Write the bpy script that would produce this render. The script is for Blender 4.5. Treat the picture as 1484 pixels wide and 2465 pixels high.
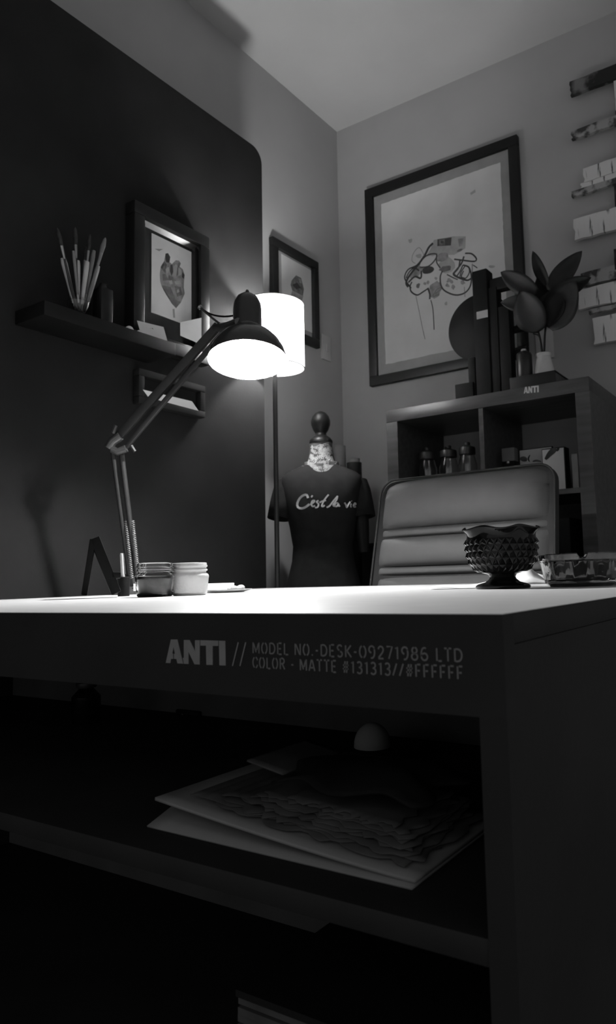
import bpy, bmesh, math, random
from mathutils import Vector, Matrix
from mathutils.bvhtree import BVHTree
from mathutils.geometry import tessellate_polygon

# ------------------------------------------------------------------ camera, world, exposure
for o in list(bpy.data.objects): bpy.data.objects.remove(o)
SC = bpy.context.scene
COL = SC.collection
W, H = 1484.0, 2465.0
F, YAW, PITCH, ROLL, CX, CY = 1718.5, .5494, .1000, -.0292, 951.4, 1214.3
CAM = Vector((0, 0, .80))
_f = Vector((-math.sin(YAW)*math.cos(PITCH), math.cos(YAW)*math.cos(PITCH), math.sin(PITCH)))
_r = Vector((math.cos(YAW), math.sin(YAW), 0)); _u = _r.cross(_f)
RT = math.cos(ROLL)*_r + math.sin(ROLL)*_u
UP = -math.sin(ROLL)*_r + math.cos(ROLL)*_u
FW = _f
cd = bpy.data.cameras.new('camera'); cam = bpy.data.objects.new('camera', cd); COL.objects.link(cam)
m3 = Matrix((RT, UP, -FW)).transposed()
cam.matrix_world = Matrix.Translation(CAM) @ m3.to_4x4()
cd.sensor_fit = 'VERTICAL'; cd.sensor_height = 24.0; cd.lens = F*24.0/H
cd.shift_x = -(CX - W/2)/H; cd.shift_y = (CY - H/2)/H
cd.clip_start = .02
cd.dof.use_dof = True; cd.dof.focus_distance = 1.05; cd.dof.aperture_fstop = cd.lens/2.4
SC.camera = cam
wd = bpy.data.worlds.new('world'); SC.world = wd; wd.use_nodes = True
wd.node_tree.nodes['Background'].inputs[0].default_value = (1, 1, 1, 1)
wd.node_tree.nodes['Background'].inputs[1].default_value = .43
SC.view_settings.view_transform = 'Standard'; SC.view_settings.look = 'None'
SC.view_settings.gamma = 1; SC.view_settings.use_curve_mapping = False
SC.view_settings.exposure = 0.0
SC.cycles.use_denoising = True
SC.cycles.max_bounces = 10; SC.cycles.diffuse_bounces = 5; SC.cycles.transmission_bounces = 8
SC.cycles.sample_clamp_indirect = 6.0; SC.cycles.caustics_refractive = False; SC.cycles.caustics_reflective = False
DESK_BULB, FLOOR_BULB = 1650.0, 820.0

# ------------------------------------------------------------------ sight lines onto known planes (metres)
def ray(px, py): return RT*((px-CX)/F) + UP*(-(py-CY)/F) + FW
def onX(px, py, x): d = ray(px, py); return CAM + d*(x/d.x)
def onY(px, py, y): d = ray(px, py); return CAM + d*(y/d.y)
def onZ(px, py, z): d = ray(px, py); return CAM + d*((z-CAM.z)/d.z)
def dep(px, py, t): return CAM + ray(px, py)*t
def depth_of(p): return (Vector(p)-CAM).dot(FW)
V = Vector

# ------------------------------------------------------------------ materials
MATS = {}
def mat(name, g, rough=.55, spec=.4, metal=0.0, var=.0, scale=12.0, bump=0.0, bscale=60.0, trans=0.0, ior=1.45, coat=0.0, stretch=None, var2=None, pos=(.44, .54)):
    if name in MATS: return MATS[name]
    m = bpy.data.materials.new(name); m.use_nodes = True; nt = m.node_tree; b = nt.nodes['Principled BSDF']
    b.inputs['Base Color'].default_value = (g, g, g, 1); b.inputs['Roughness'].default_value = rough
    b.inputs['Specular IOR Level'].default_value = spec; b.inputs['Metallic'].default_value = metal
    b.inputs['Transmission Weight'].default_value = trans; b.inputs['IOR'].default_value = ior
    b.inputs['Coat Weight'].default_value = coat
    tc = nt.nodes.new('ShaderNodeTexCoord'); mp = nt.nodes.new('ShaderNodeMapping')
    nt.links.new(tc.outputs['Object'], mp.inputs[0])
    if stretch: mp.inputs['Scale'].default_value = stretch
    if var > 0 or var2:
        n = nt.nodes.new('ShaderNodeTexNoise'); n.inputs['Scale'].default_value = scale; n.inputs['Detail'].default_value = 6
        nt.links.new(mp.outputs[0], n.inputs['Vector'])
        r = nt.nodes.new('ShaderNodeValToRGB')
        lo, hi = (var2 if var2 else (max(0, g*(1-var)), g*(1+var)))
        r.color_ramp.elements[0].color = (lo, lo, lo, 1); r.color_ramp.elements[1].color = (hi, hi, hi, 1)
        r.color_ramp.elements[0].position = .35 if not var2 else pos[0]; r.color_ramp.elements[1].position = .65 if not var2 else pos[1]
        nt.links.new(n.outputs['Fac'], r.inputs[0]); nt.links.new(r.outputs[0], b.inputs['Base Color'])
    if bump > 0:
        n2 = nt.nodes.new('ShaderNodeTexNoise'); n2.inputs['Scale'].default_value = bscale; n2.inputs['Detail'].default_value = 4
        nt.links.new(mp.outputs[0], n2.inputs['Vector'])
        bp = nt.nodes.new('ShaderNodeBump'); bp.inputs['Strength'].default_value = bump; bp.inputs['Distance'].default_value = .004
        nt.links.new(n2.outputs['Fac'], bp.inputs['Height']); nt.links.new(bp.outputs[0], b.inputs['Normal'])
    MATS[name] = m; return m
def emit(name, s):
    m = bpy.data.materials.new(name); m.use_nodes = True; b = m.node_tree.nodes['Principled BSDF']
    b.inputs['Base Color'].default_value = (.9, .9, .9, 1)
    b.inputs['Emission Color'].default_value = (1, 1, 1, 1); b.inputs['Emission Strength'].default_value = s
    MATS[name] = m; return m
WALL = mat('wall_paint', .35, .75, .25, var=.04, scale=3, bump=.06, bscale=180)
CEIL = mat('ceiling_paint', .44, .85, .2, var=.03, scale=3, bump=.05, bscale=160)
FLOOR = mat('floor_boards', .16, .5, .4, var=.25, scale=4, stretch=(1, 12, 1), bump=.1)
PANEL = mat('partition_black_paint', .022, .9, .05, var=.1, scale=5, bump=.06, bscale=150)
DESKTOP = mat('desk_white_laminate', .62, .42, .5, var=.1, scale=6, stretch=(3, 40, 3), bump=.05, bscale=40)
BLACK = mat('desk_matte_black', .015, .6, .25, var=.15, scale=8, bump=.05, bscale=120)
BLACKLIFT = mat('desk_black_lifted', .07, .7, .2, var=.15, scale=8)  # lighter than the desk's black, in place of light missing in the cubby
PRINT = mat('stencil_grey_print', .20, .7, .3, var=.08, scale=60)
PRINT2 = mat('stencil_thin_print', .15, .7, .3, var=.08, scale=60)
ESPRESSO = mat('bookshelf_black_brown', .050, .36, .5, var=.3, scale=5, stretch=(1, 8, 10), bump=.05)
FRAME = mat('frame_black', .010, .5, .2, var=.1, scale=10)
FRAME2 = mat('frame_satin_black', .013, .35, .35, var=.1, scale=10)
MATG = mat('mat_board_grey', .26, .85, .2, var=.05, scale=20)
MATB = mat('mat_board_black', .02, .8, .2, var=.1, scale=20)
PAPER = mat('art_paper', .60, .85, .2, var=.05, scale=6)
PAPER2 = mat('white_card', .84, .8, .2, var=.04, scale=12)
INK = mat('ink_dark', .035, .8, .2, var=.3, scale=60)
INKM = mat('ink_mid', .12, .8, .2, var=.4, scale=50)
INKL = mat('ink_light', .24, .8, .2, var=.3, scale=40)
INKW = mat('ink_wash', .36, .8, .2, var=.1, scale=30)
LAMPBLK = mat('lamp_black_enamel', .04, .16, .7, var=.1, scale=20)
METALD = mat('dark_metal', .022, .4, .4, .0, var=.1, scale=20)
METALG = mat('grey_metal', .35, .3, .6, .8, var=.1, scale=30)
WHITEIN = mat('lamp_white_inside', .85, .6, .3, var=.02, scale=10)
LEATHER = mat('chair_grey_leather', .068, .6, .25, var=.08, scale=10, bump=.08, bscale=220)
LEATHERD = mat('chair_dark_leather', .02, .6, .25, var=.1, scale=10, bump=.08, bscale=220)
SHIRT = mat('tshirt_black_cotton', .018, .9, .15, var=.15, scale=30, bump=.1, bscale=250)
SHIRTP = mat('tshirt_white_print', .45, .85, .15, var=.15, scale=60)
NECKG = mat('neck_fabric_grey', .09, .9, .15, var=.3, scale=40)
NECKL = mat('neck_fabric_print', .36, .9, .15, var=.2, scale=60)
WOODD = mat('dark_turned_wood', .012, .4, .25, var=.3, scale=15, stretch=(1, 1, 6))
LEAF = mat('plant_leaf', .010, .55, .2, var=.3, scale=20)
CERAM = mat('vase_white_ceramic', .42, .35, .5, var=.05, scale=15)
PLASTB = mat('matte_black_plastic', .006, .65, .12, var=.15, scale=20)
GLASS = mat('clear_glass', .95, .03, .5, trans=1.0, ior=1.45)
GLASSQ = mat('quilted_glass', .92, .25, .5, trans=.45, ior=1.45, bump=.5, bscale=90)
SMOKE = mat('smoked_glass', .30, .04, .5, trans=1.0, ior=1.5)
BLKGLASS = mat('black_milk_glass', .004, .10, .30, var=.2, scale=20)
LIQ = mat('jar_grey_filling', .16, .5, .4, var=.4, scale=40)
CHIPW = mat('chipped_white_paint', .42, .8, .2, var2=(.06, .58), scale=16, stretch=(3.2, 1, .45), pos=(.34, .40), bump=.4, bscale=30)
CHIPD = mat('chipped_dark_paint', .05, .8, .2, var2=(.02, .15), scale=14, pos=(.50, .62), bump=.4, bscale=30)
CHIPM = mat('chipped_mixed_paint', .18, .8, .2, var2=(.05, .30), scale=22, pos=(.42, .54), bump=.4, bscale=30)
WOODE = mat('old_wood_edge', .05, .85, .2, var=.4, scale=20)
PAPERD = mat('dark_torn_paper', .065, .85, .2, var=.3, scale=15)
PAPERG = mat('grey_folder_paper', .22, .8, .2, var=.06, scale=10)
CLOTH = mat('dark_cloth', .012, .95, .1, var=.2, scale=20, bump=.2, bscale=80)
BRISTLE = mat('brush_bristle', .04, .9, .2, var=.4, scale=80)
HANDL = mat('brush_light_handle', .50, .4, .4, var=.1, scale=20)
HANDG = mat('brush_grey_handle', .20, .4, .4, var=.1, scale=20)
HANDD = mat('brush_dark_handle', .03, .4, .4, var=.2, scale=20)
GREYT = mat('grey_card_tube', .14, .8, .2, var=.1, scale=12)
LIPSHINE = mat('frame_lip_highlight', .75, .28, .5, 1.0, var=.1, scale=30)
SWITCH = mat('switch_plate_plastic', .45, .4, .4, var=.03, scale=12)

# ------------------------------------------------------------------ mesh builder
class MB:
    def __init__(s): s.v = []; s.f = []; s.mi = []; s.m = 0
    def add(s, vs, fs):
        k = len(s.v); s.v += [V(p) for p in vs]
        for f in fs: s.f.append([i+k for i in f]); s.mi.append(s.m)
        return s
    def obox(s, c, ax, ay, az):
        c = V(c); ax, ay, az = V(ax), V(ay), V(az)
        vs = [c+ax*i+ay*j+az*k for i in (-1, 1) for j in (-1, 1) for k in (-1, 1)]
        return s.add(vs, [(0, 1, 3, 2), (4, 6, 7, 5), (0, 4, 5, 1), (2, 3, 7, 6), (0, 2, 6, 4), (1, 5, 7, 3)])
    def box(s, a, b):
        a, b = V(a), V(b); h = (b-a)/2
        return s.obox((a+b)/2, (h.x, 0, 0), (0, h.y, 0), (0, 0, h.z))
    def tube(s, pts, rad, n=10, cap=True):
        pts = [V(p) for p in pts]
        if not hasattr(rad, '__len__'): rad = [rad]*len(pts)
        vs = []; fs = []; t = (pts[1]-pts[0]).normalized()
        a = t.orthogonal().normalized()
        for i, p in enumerate(pts):
            d = (pts[min(i+1, len(pts)-1)]-pts[max(i-1, 0)])
            if d.length > 1e-9: t = d.normalized()
            a = (a - t*a.dot(t)); a = a.normalized() if a.length > 1e-6 else t.orthogonal().normalized()
            b = t.cross(a)
            for k in range(n):
                w = 2*math.pi*k/n; vs.append(p+(a*math.cos(w)+b*math.sin(w))*rad[i])
        for i in range(len(pts)-1):
            for k in range(n): fs.append((i*n+k, i*n+(k+1) % n, (i+1)*n+(k+1) % n, (i+1)*n+k))
        if cap: fs.append(tuple(range(n))[::-1]); fs.append(tuple(range((len(pts)-1)*n, len(pts)*n)))
        return s.add(vs, fs)
    def lathe(s, o, prof, axis=(0, 0, 1), n=32, rfun=None, cap=True):
        o = V(o); ax = V(axis).normalized(); a = ax.orthogonal().normalized() if abs(ax.z) < .999 else V((1, 0, 0)); b = ax.cross(a)
        vs = []; fs = []
        for i, (r, h) in enumerate(prof):
            for k in range(n):
                w = 2*math.pi*k/n
                rr, hh = (r, h) if rfun is None else rfun(r, h, w, i)
                vs.append(o+ax*hh+(a*math.cos(w)+b*math.sin(w))*rr)
        for i in range(len(prof)-1):
            for k in range(n): fs.append((i*n+k, i*n+(k+1) % n, (i+1)*n+(k+1) % n, (i+1)*n+k))
        if cap:
            if prof[0][0] > 1e-6: fs.append(tuple(range(n))[::-1])
            if prof[-1][0] > 1e-6: fs.append(tuple(range((len(prof)-1)*n, len(prof)*n)))
        return s.add(vs, fs)
    def prism(s, poly, d):
        poly = [V(p) for p in poly]; d = V(d); n = len(poly); k = len(s.v)
        tris = tessellate_polygon([poly])
        s.v += poly + [p+d for p in poly]
        for t in tris:
            s.f.append([k+i for i in t]); s.f.append([k+n+i for i in t][::-1]); s.mi += [s.m, s.m]
        for i in range(n):
            j = (i+1) % n; s.f.append([k+i, k+j, k+n+j, k+n+i]); s.mi.append(s.m)
        return s
    def ribbon(s, pts, w, nrm, off=.0006):
        pts = [V(p) for p in pts]; nrm = V(nrm).normalized()
        if not hasattr(w, '__len__'): w = [w]*len(pts)
        vs = []; fs = []
        for i, p in enumerate(pts):
            d = (pts[min(i+1, len(pts)-1)]-pts[max(i-1, 0)]); d = d.normalized() if d.length > 1e-9 else V((1, 0, 0))
            sd = nrm.cross(d).normalized()*w[i]/2
            vs += [p-sd+nrm*off, p+sd+nrm*off]
        for i in range(len(pts)-1): fs.append((2*i, 2*i+1, 2*i+3, 2*i+2))
        return s.add(vs, fs)
    def sphere(s, c, r, n=16, m=10, sc=(1, 1, 1)):
        c = V(c); vs = [c+V((0, 0, -r*sc[2]))]; fs = []
        for i in range(1, m):
            t = -math.pi/2+math.pi*i/m
            for k in range(n):
                w = 2*math.pi*k/n; vs.append(c+V((math.cos(t)*math.cos(w)*r*sc[0], math.cos(t)*math.sin(w)*r*sc[1], math.sin(t)*r*sc[2])))
        vs.append(c+V((0, 0, r*sc[2]))); L = len(vs)-1
        for k in range(n): fs.append((0, 1+(k+1) % n, 1+k)); fs.append((L, L-n+k, L-n+(k+1) % n))
        for i in range(m-2):
            for k in range(n): fs.append((1+i*n+k, 1+i*n+(k+1) % n, 1+(i+1)*n+(k+1) % n, 1+(i+1)*n+k))
        return s.add(vs, fs)
    def grid(s, fn, nu, nv):
        vs = [fn(i/nu, j/nv) for j in range(nv+1) for i in range(nu+1)]
        fs = [(j*(nu+1)+i, j*(nu+1)+i+1, (j+1)*(nu+1)+i+1, (j+1)*(nu+1)+i) for j in range(nv) for i in range(nu)]
        return s.add(vs, fs)
    def build(s, name, mats, parent=None, bevel=0, seg=2, smooth=False, solid=0, sub=0, fix=True):
        xs = [p.x for p in s.v]; ys = [p.y for p in s.v]; zs = [p.z for p in s.v]
        w = V(((min(xs)+max(xs))/2, (min(ys)+max(ys))/2, min(zs)))
        me = bpy.data.meshes.new(name); me.from_pydata([tuple(p-w) for p in s.v], [], s.f)
        if not isinstance(mats, (list, tuple)): mats = [mats]
        for m in mats: me.materials.append(m)
        for p, i in zip(me.polygons, s.mi): p.material_index = min(i, len(mats)-1)
        if fix or bevel:
            bm = bmesh.new(); bm.from_mesh(me)
            if fix: bmesh.ops.recalc_face_normals(bm, faces=bm.faces)
            if bevel: bmesh.ops.bevel(bm, geom=[e for e in bm.edges if e.is_manifold and e.calc_face_angle(0) > .5], offset=bevel, segments=seg, profile=.5, affect='EDGES', clamp_overlap=True)
            bm.to_mesh(me); bm.free()
        if smooth or bevel:
            me.shade_smooth()
            if bevel or smooth == 2:
                try: me.set_sharp_from_angle(angle=math.radians(38))
                except Exception: pass
        o = bpy.data.objects.new(name, me); COL.objects.link(o)
        if solid:
            md = o.modifiers.new('thickness', 'SOLIDIFY'); md.thickness = solid; md.offset = 0
        if sub:
            md = o.modifiers.new('smooth', 'SUBSURF'); md.levels = sub; md.render_levels = sub
        WL[o.name] = w
        o.location = w - (WL[parent.name] if parent else V((0, 0, 0)))
        if parent: o.parent = parent
        return o
WL = {}
def thing(name, loc, label, cat, group=None):
    o = bpy.data.objects.new(name, None); COL.objects.link(o); o.location = loc; o.empty_display_size = .05
    WL[o.name] = V(loc); return tag(o, label, cat, group)
def tag(o, label, cat, group=None):
    o['label'] = label; o['category'] = cat
    if group: o['group'] = group
    return o
def struct(o, label=None):
    o['kind'] = 'structure'
    if label: o['label'] = label
    return o
def resample(pts, n=24):
    """smooth Catmull-Rom through the points"""
    P = [V(p) if len(p) == 3 else V((p[0], p[1], 0)) for p in pts]; out = []
    segs = len(P)-1; per = max(2, n//segs)
    for i in range(segs):
        p0, p1, p2, p3 = P[max(i-1, 0)], P[i], P[i+1], P[min(i+2, segs)]
        for k in range(per):
            t = k/per
            out.append(.5*((2*p1)+(p2-p0)*t+(2*p0-5*p1+4*p2-p3)*t*t+(3*p1-p0-3*p2+p3)*t**3))
    out.append(P[-1]); return out
def blob(c, rx, ry, n=20, jit=.0, rnd=None, rot=0):
    o = []
    for k in range(n):
        w = 2*math.pi*k/n; j = 1+(rnd.uniform(-jit, jit) if rnd else 0)
        x, y = rx*j*math.cos(w), ry*j*math.sin(w)
        o.append((c[0]+x*math.cos(rot)-y*math.sin(rot), c[1]+x*math.sin(rot)+y*math.cos(rot)))
    return o

# ------------------------------------------------------------------ the room
XL, YB, ZC = -1.973, 2.765, 3.034
XR, YF = 2.3, -1.9
T = .1
struct(MB().box((XL-T, YF-T, -T), (XR+T, YB+T, 0)).build('floor', FLOOR))
struct(MB().box((XL-T, YF-T, ZC), (XR+T, YB+T, ZC+T)).build('ceiling', CEIL))
struct(MB().box((XL-T, YF, 0), (XL, YB, ZC)).build('wall_left', WALL))
struct(MB().box((XL-T, YB, 0), (XR+T, YB+T, ZC)).build('wall_back', WALL))
# front and right walls are left out so the even world light fills in
# black partition standing off the left wall, its far top corner rounded
XP = -1.79
pe = onX(636, 900, XP).y; pt = onX(600, 343, XP).z
pr = .055; poly = [(XP, -.2, 0), (XP, pe, 0), (XP, pe, pt-pr)]
for k in range(1, 9):
    w = math.pi/2*k/8; poly.append((XP, pe-pr+pr*math.cos(w), pt-pr+pr*math.sin(w)))
poly.append((XP, -.2, pt))
struct(MB().prism(poly, (-.05, 0, 0)).build('wall_partition', PANEL), 'tall black partition with a rounded top corner before the grey wall')

# ------------------------------------------------------------------ desk
DX0, DX1, DY0, DY1, DZ = -1.60, -.192, .447, 1.79, .773
desk = thing('desk', ((DX0+DX1)/2, (DY0+DY1)/2, 0), 'matte black desk with white top and grey stencilled lettering on its front', 'desk')
MB().box((DX0, DY0, DZ-.0006), (DX1, DY1, DZ)).build('desk_top', DESKTOP, desk)
MB().box((DX0, DY0+.018, DZ-.022), (DX1, DY1, DZ-.0006)).build('edge_board', BLACK, desk, bevel=.0015)
FB = .704
MB().box((DX0, DY0, FB), (DX1, DY0+.018, DZ-.0006)).build('front_panel', BLACK, desk)
for x0 in (DX0, DX1-.02):
    MB().box((x0, DY0, 0), (x0+.02, DY0+.018, FB)).build('front_stile', BLACK, desk)
for x0, x1 in ((DX0, DX0+.02), (DX1-.02, DX1)):
    MB().box((x0, DY0+.018, 0), (x1, DY1-.02, DZ-.022)).build('side_panel', BLACK, desk)
SZ = .562
MB().box((DX0+.02, DY0+.001, SZ-.018), (DX1-.02, .93, SZ)).build('shelf', BLACK, desk, bevel=.001)
MB().box((DX0+.02, .93, .10), (DX1-.02, .948, DZ-.022)).build('back_panel', BLACKLIFT, desk)
MB().box((DX0+.02, DY0+.02, .23), (DX1-.02, .93, .248)).build('lower_shelf', BLACK, desk, bevel=.001)
MB().box((DX0+.02, DY0+.05, 0), (DX1-.02, DY0+.068, .23)).build('plinth', BLACK, desk)
MB().box((-1.40, .905, .66), (-.62, .93, .668)).build('rail', METALD, desk)
# lock plate with screws and ring at the back of the cubby
lp = onY(458, 1766, .93)
k = MB().box((lp.x-.03, .922, lp.z-.042), (lp.x+.03, .93, lp.z+.042)).build('lock_plate', PLASTB, desk, bevel=.002)
for (px, py) in ((440, 1722), (440, 1812), (493, 1812)):
    c = onY(px, py, .922); MB().lathe((c.x, .922, c.z), [(.004, 0), (.004, .002), (.002, .003)], (0, -1, 0), 12).build('screw', METALD, k, smooth=2)
c = onY(470, 1772, .922)
ringpts = [(c.x+.012*math.cos(2*math.pi*i/24), .919, c.z+.015*math.sin(2*math.pi*i/24)) for i in range(25)]
MB().tube(ringpts, .0016, 6, cap=False).build('ring', METALD, k, smooth=True)

# --- lettering on the front
ANTI = [
 [(80,295),(128,75),(188,75),(243,303),(190,300),(180,258),(158,257),(157,212),(166,206),(153,145),(141,206),(149,212),(150,257),(128,258),(122,297)],
 [(250,80),(303,80),(355,185),(355,82),(398,82),(398,310),(350,308),(293,190),(293,305),(250,303),(240,248),(250,248)],
 [(405,82),(573,86),(573,136),(520,135),(520,315),(462,313),(458,133),(405,133)],
 [(580,87),(638,88),(642,320),(585,318)]]
b = MB()
for g in ANTI: b.prism([onY(380+x/3.905, 1520+y/3.905, DY0) + V((0, -.0001, 0)) for x, y in g], (0, -.0005, 0))
b.build('logo_lettering', PRINT, desk)
def arc(cx, cy, rx, ry, a0, a1, n=9): return [(cx+rx*math.cos(math.radians(a0+(a1-a0)*i/n)), cy+ry*math.sin(math.radians(a0+(a1-a0)*i/n))) for i in range(n+1)]
def glyph(c):
    h = .5
    if c in 'O0': return .62, [arc(.31, .5, .25, .5, 105, 255), arc(.31, .5, .25, .5, -75, 75)]
    if c == 'C': return .56, [arc(.31, .5, .25, .5, 110, 250), arc(.31, .5, .25, .5, 25, 80, 4), arc(.31, .5, .25, .5, -80, -25, 4)]
    if c == 'D': return .62, [[(.08, 0), (.08, 1)], [(.13, .97), (.26, .97)]+arc(.28, .5, .28, .47, 70, -70)+[(.26, .03), (.13, .03)]]
    if c == 'E': return .50, [[(.08, 0), (.08, 1)], [(.18, 1), (.44, 1)], [(.18, .5), (.38, .5)], [(.18, 0), (.44, 0)]]
    if c == 'F': return .50, [[(.08, 0), (.08, 1)], [(.18, 1), (.44, 1)], [(.18, .5), (.38, .5)]]
    if c == 'L': return .46, [[(.08, 0), (.08, 1)], [(.18, 0), (.42, 0)]]
    if c == 'M': return .74, [[(.08, 0), (.08, 1)], [(.14, .9), (.37, .1)], [(.43, .3), (.60, .9)], [(.66, 1), (.66, 0)]]
    if c == 'N': return .62, [[(.08, 0), (.08, 1)], [(.14, .95), (.48, .05)], [(.54, 1), (.54, 0)]]
    if c == 'S': return .56, [arc(.28, .75, .2, .25, 30, 180, 6)+[(.12, .66), (.24, .54)], [(.32, .48), (.46, .36)]+arc(.28, .25, .2, .25, 10, -150, 6)]
    if c == 'K': return .58, [[(.08, 0), (.08, 1)], [(.52, 1), (.18, .52)], [(.22, .48), (.54, 0)]]
    if c == 'T': return .54, [[(.27, 0), (.27, .94)], [(.02, 1), (.20, 1)], [(.34, 1), (.52, 1)]]
    if c == 'R': return .60, [[(.08, 0), (.08, 1)], [(.17, 1), (.30, 1)]+arc(.28, .75, .2, .25, 80, -80, 5)+[(.17, .5)], [(.30, .44), (.52, 0)]]
    if c == 'A': return .62, [[(.04, 0), (.28, 1)], [(.34, 1), (.58, 0)], [(.20, .28), (.42, .28)]]
    if c == '1': return .36, [[(.06, .85), (.22, 1), (.22, 0)]]
    if c == '2': return .56, [arc(.28, .72, .2, .28, 170, -10, 6)+[(.40, .48), (.10, .06)], [(.08, 0), (.48, 0)]]
    if c == '3': return .56, [arc(.26, .76, .19, .24, 150, -60, 6), arc(.26, .26, .22, .26, 60, -150, 6), [(.22, .52), (.34, .52)]]
    if c == '6': return .58, [arc(.30, .5, .23, .5, 60, 180, 6)+[(.07, .3)], arc(.30, .28, .22, .28, 150, 510, 14)]
    if c == '7': return .52, [[(.04, 1), (.48, 1), (.20, 0)]]
    if c == '8': return .58, [arc(.29, .76, .18, .24, 100, 440, 12), arc(.29, .26, .22, .26, 100, 440, 12)]
    if c == '9': return .58, [arc(.28, .72, .22, .28, 20, 260, 10), arc(.28, .5, .23, .5, 30, -110, 6)]
    if c == '#': return .60, [[(.16, 0), (.24, 1)], [(.36, 0), (.44, 1)], [(.06, .66), (.54, .66)], [(.04, .34), (.52, .34)]]
    if c == '/': return .40, [[(.02, 0), (.34, 1)]]
    if c == '-': return .32, [[(.05, .45), (.25, .45)]]
    if c == '.': return .22, [[(.10, 0), (.10, .12)]]
    return .26, []
def stencil(line, x0, x1, z0, h, sw):
    tot = sum(glyph(c)[0]+.14 for c in line)-.14; u = (x1-x0)/tot; x = x0; b = MB()
    for c in line:
        w, st = glyph(c)
        for s_ in st: b.ribbon([(x+p[0]*u, DY0, z0+p[1]*h) for p in s_], sw, (0, -1, 0), .0005)
        x += (w+.14)*u
    return b
stencil('MODEL NO.-DESK-09271986 LTD', -.4155, -.2225, .7402, .0088, .00125).build('model_lettering', PRINT2, desk, fix=False)
stencil('COLOR - MATTE #131313//#FFFFFF', -.4155, -.2225, .7285, .0086, .00125).build('color_lettering', PRINT2, desk, fix=False)
b = MB()
for dx in (0, 18):
    b.ribbon([onY(561+dx, 1603, DY0), onY(575+dx, 1546, DY0)], .0012, (0, -1, 0), .0005)
b.build('slash_lettering', PRINT, desk, fix=False)

# ------------------------------------------------------------------ things inside the desk
rnd = random.Random(4)
def sheet(name, x0, x1, y0, y1, zf, m, label, cat, th=.0012, torn=0, group=None, parent=None, nu=14, nv=10, skew=0, z0s=0):
    jl = [rnd.uniform(-1, 1) for _ in range(40)]
    def fn(u, v):
        yy = y0+(y1-y0)*v; xx = x0+(x1-x0)*u+skew*v
        zv = zf(u, v) if zf else z0s+.020*max(0, (-.30-xx)/.245)**1.4+.0006*math.sin(40*xx+20*yy)
        if torn and v < .01: yy += torn*jl[int(u*nu) % 40]
        if torn and u > .99: xx += torn*jl[int(v*nv+15) % 40]
        return V((xx, yy, zv))
    o = MB().grid(fn, nu, nv).build(name, m, parent, smooth=True, solid=th)
    return tag(o, label, cat, group) if not parent else o
sheet('folder', -.593, -.293, .487, .64, lambda u, v: SZ+.0015+.010*(1-u)**2*min(1, v*5), PAPERG, 'grey paper folder lying undermost in the front cubby of the desk', 'folder', .002)
sheet('folder', -.588, -.293, .492, .65, lambda u, v: SZ+.005+.022*(1-u)**1.3, PAPERG, 'pale folder with raised corner, second from the bottom of the pile', 'folder', .003)
for i in range(9):
    z0 = SZ+.0098+.0018*i
    sheet('torn_sheet', -.545+.010*i+rnd.uniform(-.01, .01), -.300-.004*i+rnd.uniform(-.012, .006), .502+.004*i+rnd.uniform(0, .006), .645+rnd.uniform(-.015, .015),
          None, PAPERD,
          'dark paper sheet with torn edges in the pile on the cubby shelf', 'paper', .0010, .006, 'torn sheets in the desk cubby', nu=26, z0s=z0)
sheet('cardboard_sheet', -.53, -.482, .56, .66, lambda u, v: SZ+.046+.008*(1-u), PAPERD, 'flat grey board on the torn paper pile, left of dark cloth', 'cardboard', .002)
def clothfn(u, v):
    x = -.475+.16*u; y = .535+.11*v
    r = math.hypot((u-.5)*2, (v-.5)*2)
    return V((x+.01*math.sin(9*v), y+.008*math.sin(11*u), SZ+.060-.013*min(1.2, r)**2*.8+.005*math.sin(9*u+3*v)*(1-v)))
tag(MB().grid(clothfn, 20, 16).build('cloth', CLOTH, None, smooth=True, solid=.003), 'black crumpled cloth on top of the torn paper pile', 'cloth')
# pale dome put in for a half-round pale patch, set on a dark box
dc = onY(897, 1797, .80)
bx = MB().box((dc.x-.05, .765, SZ), (dc.x+.06, .86, dc.z)).build('storage_box', PLASTB, None, bevel=.003); tag(bx, 'small black box at the back of the desk cubby under pale dome', 'box')
rr = .5*(onY(934, 1790, .80)-onY(861, 1790, .80)).length
d_ = MB().lathe((dc.x, .80, dc.z), [(rr, 0), (rr, .003)]+[(rr*math.cos(math.radians(a)), .003+rr*1.15*math.sin(math.radians(a))) for a in (12, 24, 36, 48, 60, 72, 84)]+[(0, .003+rr*1.15)], n=28).build('dome_object', MATG, None, smooth=2)
tag(d_, 'pale dome-shaped object added at the back of the desk cubby', 'dome_object')
# small bottle with metal ring, left in the cubby
bc = onY(205, 1884, .80)
t = thing('ink_bottle', (bc.x, .80, SZ), 'small dark bottle with metal collar in the left of the desk cubby', 'bottle')
MB().lathe((bc.x, .80, SZ), [(.022, 0), (.024, .004), (.024, .045), (.015, .055), (.010, .06)], n=20).build('bottle_body', BLKGLASS, t, smooth=2)
MB().lathe((bc.x, .80, SZ+.06), [(.016, 0), (.017, .002), (.017, .008), (.012, .010)], n=20).build('collar', METALD, t, smooth=2)
MB().lathe((bc.x, .80, SZ+.07), [(.009, 0), (.009, .03), (.005, .034)], n=16).build('cap', PLASTB, t, smooth=2)
# stack of magazines on the lower shelf
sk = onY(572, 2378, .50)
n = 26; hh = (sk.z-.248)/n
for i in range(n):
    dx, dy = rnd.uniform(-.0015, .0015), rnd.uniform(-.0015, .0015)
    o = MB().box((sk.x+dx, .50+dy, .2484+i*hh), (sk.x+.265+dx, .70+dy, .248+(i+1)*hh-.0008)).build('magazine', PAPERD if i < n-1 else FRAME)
    tag(o, 'thin pale magazine in the neat stack on the lower desk shelf', 'magazine', 'magazines stacked on the lower desk shelf')

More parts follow.
